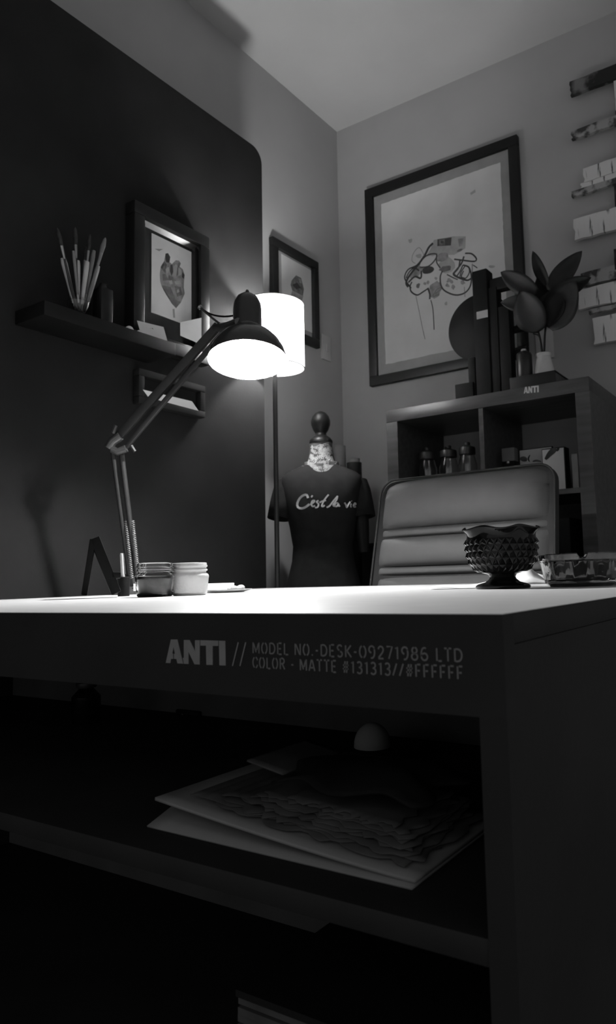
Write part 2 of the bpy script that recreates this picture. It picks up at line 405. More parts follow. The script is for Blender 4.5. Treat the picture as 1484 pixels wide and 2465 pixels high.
# ------------------------------------------------------------------ desk objects
def on_desk(px, py, k=1.0):
    p = onZ(px, py, DZ); q = CAM+(p-CAM)*k; return V((q.x, q.y, DZ))
# screw-top jars
def jar(c, r, h, glass, filling, label, fillh):
    t = thing('glass_jar', c, label, 'jar', 'glass jars on the desk')
    prof = [(r*.84, 0), (r*.92, .002), (r*.96, h*.10), (r*1.03, h*.50), (r*1.05, h*.58), (r*1.02, h*.64), (r*.90, h*.69), (r*.90, h*.74), (r*.97, h*.76), (r*.97, h*.80), (r*.91, h*.82), (r*.91, h*.86), (r*.97, h*.88), (r*.97, h*.92), (r*.92, h*.95), (r*.94, h*.985), (r*.90, h), (r*.86, h)]
    wt = .003
    inner = [(max(.001, a-wt), max(b_, .005)) for a, b_ in prof[::-1]]
    inner[-1] = (0.0005, .005)
    MB().lathe(c, prof+inner, n=40, cap=False).build('jar_body', glass, t, smooth=True)
    if filling:
        MB().lathe(c, [(.0, .0056), (r*.90, .0056), (r*.93-wt, h*.12), (r*.98-wt, fillh), (0, fillh)], n=32, cap=False).build('filling', filling, t, smooth=2)
    return t
jr = on_desk(457, 1430, .90); jl = on_desk(373, 1430, .80)
jar(jr, .0365, .066, GLASSQ, None, 'right one of two glass jars, pale and quilted, on the white desk', 0)
jar(jl, .0365, .067, GLASS, LIQ, 'left one of two glass jars, half full of grey liquid, beside the lamp base', .040)
# paper pad, dish and pebbles behind the jars
pc = on_desk(540, 1421, .80)
yd = V((-.55, .83, 0)); xd = V((.83, .55, 0))
tag(MB().obox(pc+xd*-.028+yd*.05+V((0, 0, .011)), xd*.034, yd*.045, (0, 0, .011)).build('note_pad', PAPER2, None, bevel=.001), 'white block of note paper behind the pale glass jar', 'note pad')
tr = MB(); tr.lathe(pc+xd*.012, [(.010, 0), (.034, .001), (.052, .006), (.054, .0075), (.050, .0065), (.034, .003), (0, .0025)], n=36)
tag(tr.build('saucer', CERAM, None, smooth=2), 'shallow white saucer with pebbles beside the glass jars', 'saucer')
for i, (a, bb, r) in enumerate(((.018, 0.0, .0085), (.032, .008, .0095), (.030, -.010, .008), (.006, .012, .007))):
    o = MB().sphere(pc+xd*(.006+a)+yd*bb+V((0, 0, .0032+r*.75)), r, 14, 8, (1.1, .95, .75)).build('pebble', CERAM, None, smooth=True)
    tag(o, 'small white pebble lying on the shallow saucer', 'pebble', 'pebbles on the saucer')
# easel-like tablet stand
ts = on_desk(245, 1434, .84); k_ = depth_of(ts)
def sd(px, py): return dep(px, py, k_)
VD = (ts-CAM).normalized()
t = thing('tablet_stand', ts, 'black A-shaped tablet stand beside the desk lamp base', 'stand')
def leaf_bar(p0, p1, wpx, name):
    a, c_ = sd(*p0), sd(*p1); a.z = max(a.z, DZ+.002)if p0[1] < 1400 else a.z; d = (c_-a); m_ = (a+c_)/2; sdv = d.normalized().cross(FW).normalized()
    return MB().obox(m_, d/2, sdv*(wpx*.5*k_/F), VD*.03).build(name, PLASTB, t, bevel=.002)
leaf_bar((228, 1297), (280, 1428), 24, 'front_leaf')
leaf_bar((224, 1300), (203, 1433), 14, 'rear_leaf')
a = sd(279, 1385)
MB().obox(a, RT*.010, UP*.006, VD*.03).build('ledge', PLASTB, t, bevel=.002)
# pen standing in a small holder
pb = on_desk(298, 1430, .82); kp = depth_of(pb)
t = thing('pen_holder', pb, 'small black pen holder between tablet stand and lamp', 'pen holder')
MB().lathe(pb, [(.012, 0), (.0125, .002), (.0125, .042), (.010, .043), (.010, .01), (0, .01)], n=20, cap=False).build('holder_cup', PLASTB, t, smooth=2)
p1 = dep(293, 1332, kp); p0 = pb+V((0, 0, .012))
t = thing('pen', p0, 'pale grey pen standing upright in the small holder', 'pen')
MB().tube([p0, p0.lerp(p1, .95), p1], [.004, .004, .003], 10).build('barrel', HANDL, t, smooth=2)
MB().tube([p0.lerp(p1, .45)+RT*.005, p1+RT*.004], .0012, 6).build('clip', METALG, t, smooth=2)

# --- crimped black compote with diamond points
cb = on_desk(1215, 1418); cb = cb+V((-.02, .042, 0))
mpp = depth_of(cb)/F
t = thing('compote', cb, 'black glass footed compote with diamond points and crimped rim', 'compote')
ch = 150*mpp
z = lambda py: (1416-py)*mpp
MB().lathe(cb, [(.0, 0), (64*mpp, 0), (66*mpp, .002), (66*mpp, .005), (60*mpp, .008), (42*mpp, z(1400)), (33*mpp, z(1393)), (31*mpp, z(1388)), (34*mpp, z(1382)), (50*mpp, z(1377)), (0, z(1374))], n=48, cap=False).build('foot', BLKGLASS, t, smooth=2)
# diamond-studded bowl: rings of pyramids
rows = [(1376, 60), (1362, 74), (1349, 80), (1334, 84), (1318, 86), (1303, 86.5), (1297, 86)]
def rad_at(py):
    for (y0, r0), (y1, r1) in zip(rows, rows[1:]):
        if y1 <= py <= y0: return (r0+(r1-r0)*(y0-py)/(y0-y1))*mpp
    return rows[-1][1]*mpp
MB().lathe(cb, [(0, z(1377))]+[(r*mpp*.97, z(y)) for y, r in rows]+[(80*mpp, z(1297)), (78*mpp, z(1318)), (70*mpp, z(1350)), (50*mpp, z(1369)), (0, z(1371))], n=64, cap=False).build('bowl', BLKGLASS, t, smooth=2)
b = MB(); NP = 30; bands = [1376, 1360, 1344, 1328, 1312, 1297]
for ri in range(len(bands)-1):
    y0, y1 = bands[ri], bands[ri+1]; ym = (y0+y1)/2; off = .5*(ri % 2)
    for k in range(NP):
        a0 = 2*math.pi*(k+off)/NP; da = math.pi/NP
        P = lambda a_, py, ex=0: cb+V(((rad_at(py)+ex)*math.cos(a_), (rad_at(py)+ex)*math.sin(a_), z(py)))
        # upright triangle pyramid (point up) and its inverted neighbour
        A, B_, C_ = P(a0-da, y0), P(a0+da, y0), P(a0, y1)
        apx = P(a0, y0*.62+y1*.38, .0035); k0 = len(b.v)
        b.add([A, B_, C_, apx], [(0, 1, 3), (1, 2, 3), (2, 0, 3)])
        A, B_, C_ = P(a0, y1), P(a0+2*da, y1), P(a0+da, y0)
        b.add([A, B_, C_, P(a0+da, y0*.45+y1*.55, .0008)], [(0, 3, 1), (1, 3, 2), (2, 3, 0)])
b.build('diamond_band', BLKGLASS, t, fix=False)
def crimp(r, h, w, i):
    f_ = max(0.0, (h-z(1296))/(z(1268)-z(1296))); s_ = math.cos(6*w+.6)
    return r+f_*f_*(7*mpp*s_+4*mpp), h-f_*8*mpp*(.5+.5*s_)
MB().lathe(cb, [(84*mpp, z(1298)), (83*mpp, z(1290)), (84*mpp, z(1281)), (88*mpp, z(1272)), (91*mpp, z(1267)), (88*mpp, z(1266)), (83*mpp, z(1273)), (79*mpp, z(1284)), (79*mpp, z(1298))], n=96, rfun=crimp, cap=False).build('crimped_rim', BLKGLASS, t, smooth=True)
# --- smoked glass ashtray
ab = on_desk(1425, 1412); mpa = depth_of(ab)/F; ab = ab+V((-.03, .05, 0))
t = thing('ashtray', ab, 'smoked glass round ashtray at the right end of the desk', 'ashtray')
NF = 12
def facet(r, h, w, i):
    if 1 <= i <= 4: 
        s_ = (w*NF/(2*math.pi)) % 1; return r*(1-.03*abs(s_-.5)*2*(1 if i < 4 else 0)), h
    if i in (5, 6):
        s_ = (w*4/(2*math.pi)+.30) % 1; return r, h-(.007 if abs(s_-.5) < .055 else 0)
    return r, h
R_ = 108*mpa; HH = 82*mpa
MB().lathe(ab, [(0, 0), (R_*.74, 0), (R_*.86, .006), (R_*.97, HH*.75), (R_, HH*.80), (R_*1.0, HH*.97), (R_*.93, HH), (R_*.88, HH*.80), (R_*.74, .014), (0, .012)], n=96, rfun=facet, cap=False).build('ashtray_body', SMOKE, t, smooth=2)
# --- crumpled receipts under the compote
def crumple(name, c, ux, uy, zf, label, m=PAPER2):
    def fn(u, v): p = c+ux*(u-.5)+uy*(v-.5); return V((p.x, p.y, DZ+.0012+max(0, zf(u, v))))
    return tag(MB().grid(fn, 16, 12).build(name, m, None, smooth=True, solid=.0006), label, 'paper')
rc = cb+V((.008, .125, 0))
vx = V((.85, .53, 0))
crumple('paper_slip', cb+V((-.095, .055, 0)), vx*.14, V((-.4, .9, 0))*.06, lambda u, v: .004*v+.016*max(0, u-.35)*v+.002*math.sin(8*u), 'thin white slip lying flat left of the black compote')
crumple('paper_slip', rc+V((.004, -.004, 0)), vx*.095, V((-.5, .85, 0))*.07, lambda u, v: .004+.040*max(0, .9-abs(u-.42)*2.2)*v+.002*math.sin(9*v), 'folded white slip raised up behind the black compote foot')
crumple('paper_slip', rc+V((.035, .085, 0)), vx*.10, V((-.5, .85, 0))*.06, lambda u, v: .002+.018*v*(1-u)+.003*math.sin(7*u+2), 'crumpled white slip between the compote and the ashtray')

# ------------------------------------------------------------------ desk lamp
lb = on_desk(318, 1427, .86); kb = depth_of(lb)
KH = 1.64
def L(px, py, k): return dep(px, py, k)
lamp = thing('desk_lamp', lb, 'black articulated desk lamp shining down on the white desk', 'lamp')
MB().lathe(lb, [(0, 0), (.050, 0), (.052, .003), (.052, .014), (.046, .018), (.018, .022), (.015, .05), (.012, .055), (0, .055)], n=36, cap=False).build('base', LAMPBLK, lamp, smooth=2)
st_ = L(328, 1414, kb*.975)
MB().obox(st_, RT*.0065, UP*.009, FW*.0008).build('base_sticker', PAPER2, lamp)
ke = kb*.97
el = L(283, 1062, ke)
b1, b2 = L(316, 1395, kb), L(333, 1395, kb)
MB().tube([L(270, 1075, ke), L(275, 1110, ke), L(314, 1400, kb)], .0065, 10).build('lower_bar', METALD, lamp, smooth=2)
MB().tube([L(291, 1078, ke), L(296, 1120, ke), L(331, 1400, kb)], .0065, 10).build('lower_bar', METALD, lamp, smooth=2)
MB().tube([L(314, 1400, kb), L(322, 1420, kb), lb+V((0, 0, .045))], .008, 10).build('base_joint', METALD, lamp, smooth=2)
for (xa, ya, xb, yb_) in ((303, 1252, 318, 1392), (319, 1252, 334, 1392)):
    p, q = L(xa, ya, kb*.985), L(xb, yb_, kb*.985); d = q-p; pts = []
    e1 = d.normalized().orthogonal().normalized(); e2 = d.normalized().cross(e1); N = 260
    for i in range(N+1):
        w = i/N*2*math.pi*32; pts.append(p+d*(i/N)+(e1*math.cos(w)+e2*math.sin(w))*.0042)
    MB().tube(pts, .0011, 5).build('spring', METALG, lamp, smooth=True)
# elbow plates, knobs
MB().tube([L(262, 1078, ke*.995), L(272, 1062, ke*.995), L(290, 1050, ke*.995)], .012, 10).build('elbow_plate', LAMPBLK, lamp, smooth=2)
MB().tube([L(270, 1082, ke*.995), L(285, 1088, ke*.995), L(304, 1080, ke*.995)], .010, 10).build('elbow_plate', LAMPBLK, lamp, smooth=2)
MB().tube([L(272, 1043, ke*.99), L(279, 1024, ke*.99)], .0045, 8).build('wing_knob', METALD, lamp, smooth=2)
MB().tube([L(316, 1073, ke*.99), L(325, 1087, ke*.99)], .004, 8).build('wing_knob', METALD, lamp, smooth=2)
# upper arm: a thick bar and a thinner one
def bar(p, q, w, d_, name):
    ax = (q-p); s_ = ax.normalized().cross(FW).normalized(); n_ = ax.normalized().cross(s_)
    return MB().obox((p+q)/2, ax/2, s_*w, n_*d_).build(name, METALD, lamp, bevel=.002)
ks = KH*1.06
bar(L(282, 1056, ke), L(527, 783, ks), .0100, .008, 'upper_bar')
bar(L(302, 1078, ke), L(540, 797, ks), .0055, .007, 'upper_bar')
# shoulder bracket with thin rod and cable to the neck
MB().tube([L(482, 740, ks), L(512, 766, ks), L(545, 791, ks)], .0028, 8).build('tilt_rod', METALD, lamp, smooth=2)
MB().tube([L(480, 738, ks), L(484, 742, ks)], .006, 10).build('rod_knob', METALG, lamp, smooth=2)
MB().tube(resample([L(488, 745, ks), L(510, 757, ks), L(540, 762, ks), L(572, 758, KH*1.01)], 20), .0022, 8).build('cable', PLASTB, lamp, smooth=True)
MB().tube([L(520, 790, ks), L(548, 785, KH*1.04), L(575, 775, KH)], .010, 10).build('head_bracket', LAMPBLK, lamp, smooth=2)
# head: enamel dome with white inside, neck, knob
hc = L(597, 868, KH)
tocam = V((-hc.x, -hc.y, 0)).normalized()
up = (V((0, 0, 1)) - tocam*math.tan(math.radians(13))).normalized()
RO = 94*KH/F
outer = [(RO, 0), (RO*.985, .010), (RO*.93, .026), (RO*.82, .045), (RO*.66, .062), (RO*.48, .074), (RO*.39, .080), (RO*.37, .086), (RO*.37, .135), (RO*.35, .152), (RO*.28, .166), (RO*.17, .175), (RO*.06, .179), (RO*.05, .186), (RO*.035, .190), (0, .191)]
head = MB().lathe(hc, outer, up, 56, cap=False).build('lamp_shade', LAMPBLK, lamp, smooth=2)
inner = [(RO*.995, .0005), (RO*.965, .010), (RO*.91, .025), (RO*.80, .043), (RO*.64, .059), (RO*.46, .070), (0, .072)]
MB().lathe(hc, inner, up, 56, cap=False).build('shade_lining', WHITEIN, head, smooth=True)
MB().lathe(hc, [(.0, .070), (.015, .070), (.015, .056), (.0, .056)], up, 20, cap=False).build('socket', CERAM, head, smooth=2)
bulbm = emit('desk_bulb_glow', DESK_BULB)
MB().sphere(hc+up*.034, .026, 20, 12).build('bulb', bulbm, lamp, smooth=True)

# ------------------------------------------------------------------ floor lamp
FLY = 1.93
fb = onY(661, 812, FLY); kf = depth_of(fb); mf = kf/F
fx = fb.x
ztop, zbot = onY(661, 733, FLY).z, onY(664, 886, FLY).z
fr = 71*mf
fl = thing('floor_lamp', (fx, FLY, 0), 'slim floor lamp with white drum shade behind the desk lamp', 'lamp')
MB().lathe((fx, FLY, 0), [(0, 0), (.085, 0), (.088, .004), (.086, .016), (.02, .022), (0, .022)], n=36, cap=False).build('base', METALD, fl, smooth=2)
MB().tube([(fx, FLY, .02), (fx, FLY, zbot+.06)], .0085, 14).build('pole', METALD, fl, smooth=2)
sm = bpy.data.materials.new('drum_shade_fabric'); sm.use_nodes = True; nt = sm.node_tree; nt.nodes.clear()
out = nt.nodes.new('ShaderNodeOutputMaterial'); tl = nt.nodes.new('ShaderNodeBsdfTranslucent'); df = nt.nodes.new('ShaderNodeBsdfDiffuse'); mx = nt.nodes.new('ShaderNodeMixShader')
tl.inputs[0].default_value = (.88, .88, .88, 1); df.inputs[0].default_value = (.8, .8, .8, 1); mx.inputs[0].default_value = .68
nt.links.new(df.outputs[0], mx.inputs[1]); nt.links.new(tl.outputs[0], mx.inputs[2]); nt.links.new(mx.outputs[0], out.inputs[0])
MB().lathe((fx, FLY, 0), [(fr, zbot), (fr, ztop)], n=64, cap=False).build('drum_shade', sm, fl, smooth=True)
b = MB()
for zz in (zbot, ztop): b.tube([(fx+fr*math.cos(2*math.pi*i/48), FLY+fr*math.sin(2*math.pi*i/48), zz) for i in range(49)], .002, 6, cap=False)
b.build('shade_ring', CERAM, fl, smooth=True)
b = MB()
for i in range(3):
    w = 2*math.pi*i/3+.4; b.tube([(fx, FLY, zbot+.055), (fx+fr*math.cos(w), FLY+fr*math.sin(w), zbot+.055)], .0015, 6)
b.build('shade_spider', METALD, fl, smooth=True)
MB().lathe((fx, FLY, zbot+.06), [(.014, 0), (.016, .002), (.016, .035), (.010, .038)], n=18).build('socket', CERAM, fl, smooth=2)
MB().sphere((fx, FLY, zbot+.125), .03, 20, 12).build('bulb', emit('floor_bulb_glow', FLOOR_BULB), fl, smooth=True)

# ------------------------------------------------------------------ bookshelf
BX0, BX1, BY0, BY1, BZ = -1.477, -.664, 2.365, 2.755, 1.455
bs = thing('bookshelf', ((BX0+BX1)/2, (BY0+BY1)/2, 0), 'tall dark cube bookshelf with thick frame against the back wall', 'bookshelf')
th = .05
MB().box((BX0, BY0, BZ-th), (BX1, BY1, BZ)).build('top_board', ESPRESSO, bs, bevel=.0015)
MB().box((BX0, BY0, 0), (BX1, BY1, th)).build('bottom_board', ESPRESSO, bs, bevel=.0015)
for x in (BX0, BX1-th): MB().box((x, BY0+.0005, th), (x+th, BY1, BZ-th)).build('side_board', ESPRESSO, bs)
xm = onY(1157, 1000, BY0).x
MB().box((xm-.009, BY0+.004, th), (xm+.009, BY1-.004, BZ-th)).build('divider', ESPRESSO, bs)
cell = (BZ-2*th-3*.018)/4
SH = [th+cell*(i+1)+.018*i for i in range(3)]
for s_ in SH:
    MB().box((BX0+th, BY0+.003, s_), (xm-.009, BY1-.004, s_+.018)).build('shelf', ESPRESSO, bs)
    MB().box((xm+.009, BY0+.003, s_), (BX1-th, BY1-.004, s_+.018)).build('shelf', ESPRESSO, bs)
C3 = SH[2]+.018
b = MB()
for g in ANTI:
    b.prism([onY(1262+(x-80)/562*36, 949-(x-80)/562*5-(320-y)/245*17+0, BY0) + V((0, -.0001, 0)) for x, y in g], (0, -.0005, 0))
b.build('logo_lettering', PAPER, bs)
# jars in the left cell
for i, (px, wpx, ptop, gl, m_) in enumerate(((1030, 46, 1077, 'leftmost of three lidded glass jars in the dark bookshelf', LIQ), (1081, 48, 1072, 'middle one of three lidded glass jars in the dark bookshelf', INKM), (1127, 46, 1064, 'rightmost of three lidded glass jars, next to the bookshelf divider', LIQ))):
    yy = 2.50; c = onY(px, 1120, yy); mp_ = depth_of(c)/F; r = wpx*.5*mp_; zt = onY(px, ptop, yy).z
    c = V((c.x, yy, C3)); hh = zt-C3
    t = thing('candy_jar', c, gl, 'jar', 'lidded jars in the bookshelf')
    MB().lathe(c, [(0, .001), (r*.9, .001), (r, .012), (r, hh*.62), (r*.8, hh*.74), (r*.74, hh*.78), (r*.70, hh*.78), (r*.76, hh*.72), (r*.94, hh*.60), (r*.94, .014), (0, .008)], n=28, cap=False).build('jar_body', GLASS, t, smooth=2)
    MB().lathe(c, [(0, .0095), (r*.90, .0145), (r*.91, hh*.45), (0, hh*.48)], n=20, cap=False).build('filling', m_, t, smooth=2)
    MB().lathe(c+V((0, 0, hh*.785)), [(r*.84, 0), (r*.86, .003), (r*.86, hh*.09), (r*.82, hh*.12), (r*.40, hh*.15), (r*.30, hh*.16), (r*.34, hh*.19), (r*.28, hh*.21), (0, hh*.215)], n=28).build('lid', METALD, t, smooth=2)
# right cell: clear box, two pictures, a card
yy = 2.48; c0, c1 = onY(1214, 1105, yy), onY(1243, 1078, yy)
t = thing('display_box', ((c0.x+c1.x)/2, yy, C3), 'small grey display box on the bookshelf beside the pictures', 'box')
MB().box((c0.x, yy-.02, C3), (c1.x, yy+.02, c1.z-.05)).build('base', PLASTB, t, bevel=.002)
MB().box((c0.x, yy-.02, c1.z-.05), (c1.x, yy+.02, c1.z)).build('case', GREYT, t, bevel=.002)
MB().sphere(((c0.x+c1.x)/2, yy-.022, c1.z-.055), .008, 12, 8).build('ornament', METALG, t, smooth=True)
def small_picture(p0, p1, ptop0, ptop1, yy, depth, fw, mface, name, label, strokes, side):
    a = onY(p0, ptop0, yy); c = onY(p1, ptop1, yy); zt = (a.z+c.z)/2
    t = thing(name, ((a.x+c.x)/2, yy, C3), label, 'picture')
    MB().box((a.x, yy, C3), (c.x, yy+depth, zt)).build('backing', side, t, bevel=.001)
    MB().box((a.x+fw, yy-.001, C3+fw), (c.x-fw, yy, zt-fw)).build('print', mface, t)
    b = MB()
    for m_i, s_, w_ in strokes:
        b.m = m_i
        q = [onY(x, y, yy-.001) for x, y in s_]
        b.ribbon(resample(q, 12), [w_*(.3+.7*math.sin(math.pi*(i+.5)/13)) for i in range(len(resample(q, 12)))], (0, -1, 0), .0006)
    b.build('drawing', [INK, INKM], t, fix=False)
small_picture(1250, 1330, 1084, 1073, 2.55, .012, .003, PAPER, 'small_print', 'pale small print standing behind the feather picture on bookshelf', [(0, [(1276, 1112), (1273, 1104), (1277, 1095)], .006), (1, [(1283, 1111), (1292, 1109), (1304, 1111)], .008), (1, [(1253, 1104), (1262, 1105), (1270, 1108)], .02)], FRAME)
small_picture(1304, 1360, 1083, 1073, 2.47, .05, .004, PAPER, 'feather_picture', 'deep black-edged picture of a dark feather on the bookshelf', [(0, [(1314, 1106), (1325, 1092), (1335, 1083), (1338, 1079)], .022), (0, [(1341, 1086), (1344, 1082), (1347, 1078)], .010)], FRAME)
a, c = onY(1376, 1092, 2.45), onY(1391, 1150, 2.45)
tag(MB().obox(((a.x+c.x)/2, 2.46, (C3+a.z)/2), (.011, 0, 0), (0, .002, 0), (0, 0, (a.z-C3)/2)).build('grey_card', MATG), 'narrow grey card standing at the right end of the bookshelf cell', 'card')
c = onY(1372, 1210, 2.44)
tag(MB().box((xm+.05, 2.42, SH[1]+.018), (BX1-th-.06, 2.70, SH[1]+.018+.25)).build('storage_bin', PLASTB, None, bevel=.006), 'black storage bin in the second row of the bookshelf', 'bin')
# --- on top of the bookshelf
def spanbox(b, x0, x1, y0, y1, yy, d, zb=None):
    a, c = onY(x0, (y0+y1)/2, yy), onY(x1, (y0+y1)/2, yy); zt = onY((x0+x1)/2, y0, yy).z; z0 = onY((x0+x1)/2, y1, yy).z if zb is None else zb
    return b.box((a.x, yy, z0), (c.x, yy+d, zt))
AY = 2.45
c = onY(1170, 800, AY)
ap = thing('reel_machine', (c.x, AY+.05, BZ), 'black upright machine with round disc and pale tag on the bookshelf', 'machine')
spanbox(MB(), 1142, 1178, 648, 950, AY, .06, BZ).build('main_post', PLASTB, ap, bevel=.003)
spanbox(MB(), 1178, 1201, 690, 950, AY+.006, .05, BZ).build('inner_post', PLASTB, ap, bevel=.003)
spanbox(MB(), 1203, 1230, 735, 950, AY+.01, .05, BZ).build('rear_post', PLASTB, ap, bevel=.003)
spanbox(MB(), 1178, 1250, 663, 693, AY+.01, .04).build('top_arm', PLASTB, ap, bevel=.003)
spanbox(MB(), 1228, 1262, 783, 796, AY+.047, .03).build('side_rod', PLASTB, ap, bevel=.002)
spanbox(MB(), 1228, 1258, 842, 862, AY+.047, .03).build('side_rod', PLASTB, ap, bevel=.002)
spanbox(MB(), 1128, 1145, 860, 950, AY, .05, BZ).build('foot_block', PLASTB, ap, bevel=.003)
spanbox(MB(), 1096, 1140, 922, 960, AY-.01, .08, BZ).build('base_block', PLASTB, ap, bevel=.003)
dcn = onY(1153, 787, AY+.03); rr = (onY(1153, 787, AY+.03)-onY(1080, 795, AY+.03)).length
MB().lathe(dcn, [(0, 0), (rr*.97, 0), (rr, .003), (rr, .012), (rr*.97, .015), (0, .015)], (0, 1, 0), 64, cap=False).build('disc', PLASTB, ap, smooth=2)
spanbox(MB(), 1148, 1175, 748, 766, AY-.0012, .0012).build('tag', SWITCH, ap)
# dark book lying, can and vase on it
BKY = 2.40; a, c = onY(1228, 920, BKY), onY(1338, 905, BKY); zb = onY(1285, 900, BKY).z
t = thing('book', ((a.x+c.x)/2, BKY+.09, BZ), 'thick dark book lying flat under the white vase on the bookshelf', 'book')
MB().box((a.x+.003, BKY+.003, BZ+.004), (c.x-.003, BKY+.177, zb-.004)).build('pages', PAPERD, t)
for z0, z1 in ((BZ, BZ+.004), (zb-.004, zb)): MB().box((a.x, BKY, z0), (c.x, BKY+.18, z1)).build('cover', FRAME, t)
MB().box((a.x, BKY-.001, BZ), (c.x, BKY+.003, zb)).build('spine', FRAME, t, bevel=.001)
yy = 2.455; c = onY(1264, 890, yy); mp_ = depth_of(c)/F; r = 19*mp_; zt = onY(1264, 842, yy).z; c = V((c.x, yy, zb))
t = thing('spray_can', c, 'dark spray can standing on the book beside the white vase', 'can')
hh = zt-zb
MB().lathe(c, [(r*.95, 0), (r, .003), (r, hh*.80), (r*.9, hh*.87), (r*.55, hh*.93), (r*.45, hh*.95)], n=28).build('can_body', FRAME2, t, smooth=2)
MB().lathe(c+V((0, 0, hh*.95)), [(r*.35, 0), (r*.35, hh*.06), (r*.25, hh*.08)], n=16).build('nozzle', METALG, t, smooth=2)
yy = 2.47; c = onY(1311, 890, yy); mp_ = depth_of(c)/F; zt = onY(1309, 852, yy).z; c = V((c.x, yy, zb)); hh = zt-zb
vase = MB().lathe(c, [(0, 0), (25*mp_, 0), (26*mp_, .003), (24*mp_, hh*.3), (19*mp_, hh*.72), (16.5*mp_, hh*.88), (18.5*mp_, hh*.95), (18*mp_, hh), (15*mp_, hh), (13*mp_, hh*.85), (16*mp_, hh*.5), (18*mp_, .008), (0, .008)], n=36, cap=False).build('vase', CERAM, None, smooth=2)
tag(vase, 'small white tapered vase holding a dark leafy plant', 'vase')
pl = thing('potted_plant', (c.x, yy, zb+.01), 'dark broad-leaved plant standing in the small white vase', 'plant')
stp = [onY(1312, 800, yy), onY(1306, 770, yy-.01), onY(1300, 800, yy)]
for q in (((1308, 878), (1311, 845), (1313, 800), (1322, 740)), ((1306, 878), (1306, 850), (1300, 812), (1288, 770)), ((1308, 860), (1299, 812), (1284, 803))):
    MB().tube(resample([onY(x, y, yy) for x, y in q], 18), .0042 if len(q) > 3 else .0025, 8).build('stem', LEAF, pl, smooth=True)
leaves = [((1322, 700), (1402, 604), 56, .00, .25), ((1322, 690), (1283, 604), 32, .02, -.2), ((1330, 712), (1424, 668), 46, -.03, .3), ((1296, 705), (1206, 655), 50, -.01, -.3),
          ((1302, 735), (1206, 728), 44, -.04, -.35), ((1322, 790), (1388, 676), 96, -.05, .25), ((1305, 795), (1252, 700), 84, -.06, -.2), ((1312, 770), (1300, 655), 60, .03, .1), ((1316, 780), (1345, 690), 80, -.02, .1), ((1330, 750), (1372, 770), 50, -.02, .2)]
for (p, q, wpx, dy, cv) in leaves:
    A_, B_ = onY(p[0], p[1], yy+dy*.3), onY(q[0], q[1], yy+dy); ax = B_-A_; side = ax.normalized().cross(V((.25, 1, .15)).normalized()).normalized(); nn = side.cross(ax.normalized())
    hw = wpx*.5*mp_
    def fn(u, v, A_=A_, ax=ax, side=side, nn=nn, hw=hw, cv=cv):
        wv = math.sin(math.pi*min(1, .04+.96*u)**.85)**.75 if u < 1 else 0
        s_ = (v-.5)*2
        return A_+ax*u+side*s_*hw*max(wv, .015)+nn*(.05*ax.length*math.sin(math.pi*u)*(1 if cv > 0 else -1)-.25*hw*abs(s_)*wv)
    MB().grid(fn, 12, 6).build('leaf', LEAF, pl, smooth=True, solid=.0012)

# ------------------------------------------------------------------ office chair
CXc = -.928; hw = .285
ch_ = thing('office_chair', (CXc, 1.80, 0), 'grey leather office chair with ribbed back behind the desk', 'chair')
def yb(zv): return 1.845+.20*(zv-.77)**1.0*1.1
def back_pt(u, zv, bul): # u -1..1
    return V((CXc+u, yb(zv)-bul, zv))
zA = onY(1130, 1137, yb(1.1)).z; g1 = onY(1130, 1262, 1.885).z; g1b = onY(1130, 1284, 1.885).z; g2 = onY(1130, 1358, 1.86).z; g2b = onY(1130, 1380, 1.86).z
def pad(z0, z1, bul, rnd_=.45, name='back_pad', top=False):
    def fn(u, v):
        zz = z0+(z1-z0)*v; half = hw+.012*(1-(zz-.6)/.5)
        s_ = (u-.5)*2
        e = (1-abs(2*v-1)**3)**.6*(1-abs(s_)**6)**.5
        zz2 = zz-(.022*abs(s_)**8 if top and v > .7 else 0)
        return back_pt(s_*half*.955, zz2, bul*e)
    return MB().grid(fn, 30, 14).build(name, LEATHER, ch_, smooth=True)
pad(g1, zA-.004, .048, top=True)
pad(g1b+.001, g1-.001, .020)
pad(g2, g1b, .036)
pad(g2b+.001, g2-.001, .020)
pad(.56, g2b, .030)
# shell behind the pads, with rounded top corners
b = MB(); poly = []
def shell_poly(inset):
    pts = []; R1 = .05
    hx = lambda zz: hw+.012*(1-(zz-.6)/.5)-inset
    for zz in (.55, .7, .85, 1.0): pts.append((hx(zz), zz))
    for k in range(7): w = math.pi/2*k/6; pts.append((hx(1.05)-R1+R1*math.cos(w), zA-inset-R1+R1*math.sin(w)))
    return pts+[(-x, zz) for x, zz in pts[::-1]]
sp = shell_poly(0)
nS = len(sp); fr_ = [V((CXc+x, yb(zz)-.006, zz)) for x, zz in sp]; bk = [V((CXc+x*.98, yb(zz)+.045, zz)) for x, zz in sp]
b.add(fr_+bk, [tuple(range(nS))[::-1], tuple(range(nS, 2*nS))]+[(i, (i+1) % nS, nS+(i+1) % nS, nS+i) for i in range(nS)])
b.build('back_shell', LEATHERD, ch_, bevel=.006, seg=3)
MB().tube([f+V((0, -.004, 0)) for f in fr_], .0035, 8).build('piping', LEATHERD, ch_, smooth=True)
MB().box((CXc-.26, 1.36, .44), (CXc+.26, 1.86, .53)).build('seat', LEATHER, ch_, bevel=.035, seg=4)
MB().box((CXc-.05, 1.84, .46), (CXc+.05, 1.875, .70)).build('back_bracket', METALD, ch_, bevel=.008)
MB().tube([(CXc, 1.62, .10), (CXc, 1.62, .445)], .028, 16).build('gas_lift', METALD, ch_, smooth=2)
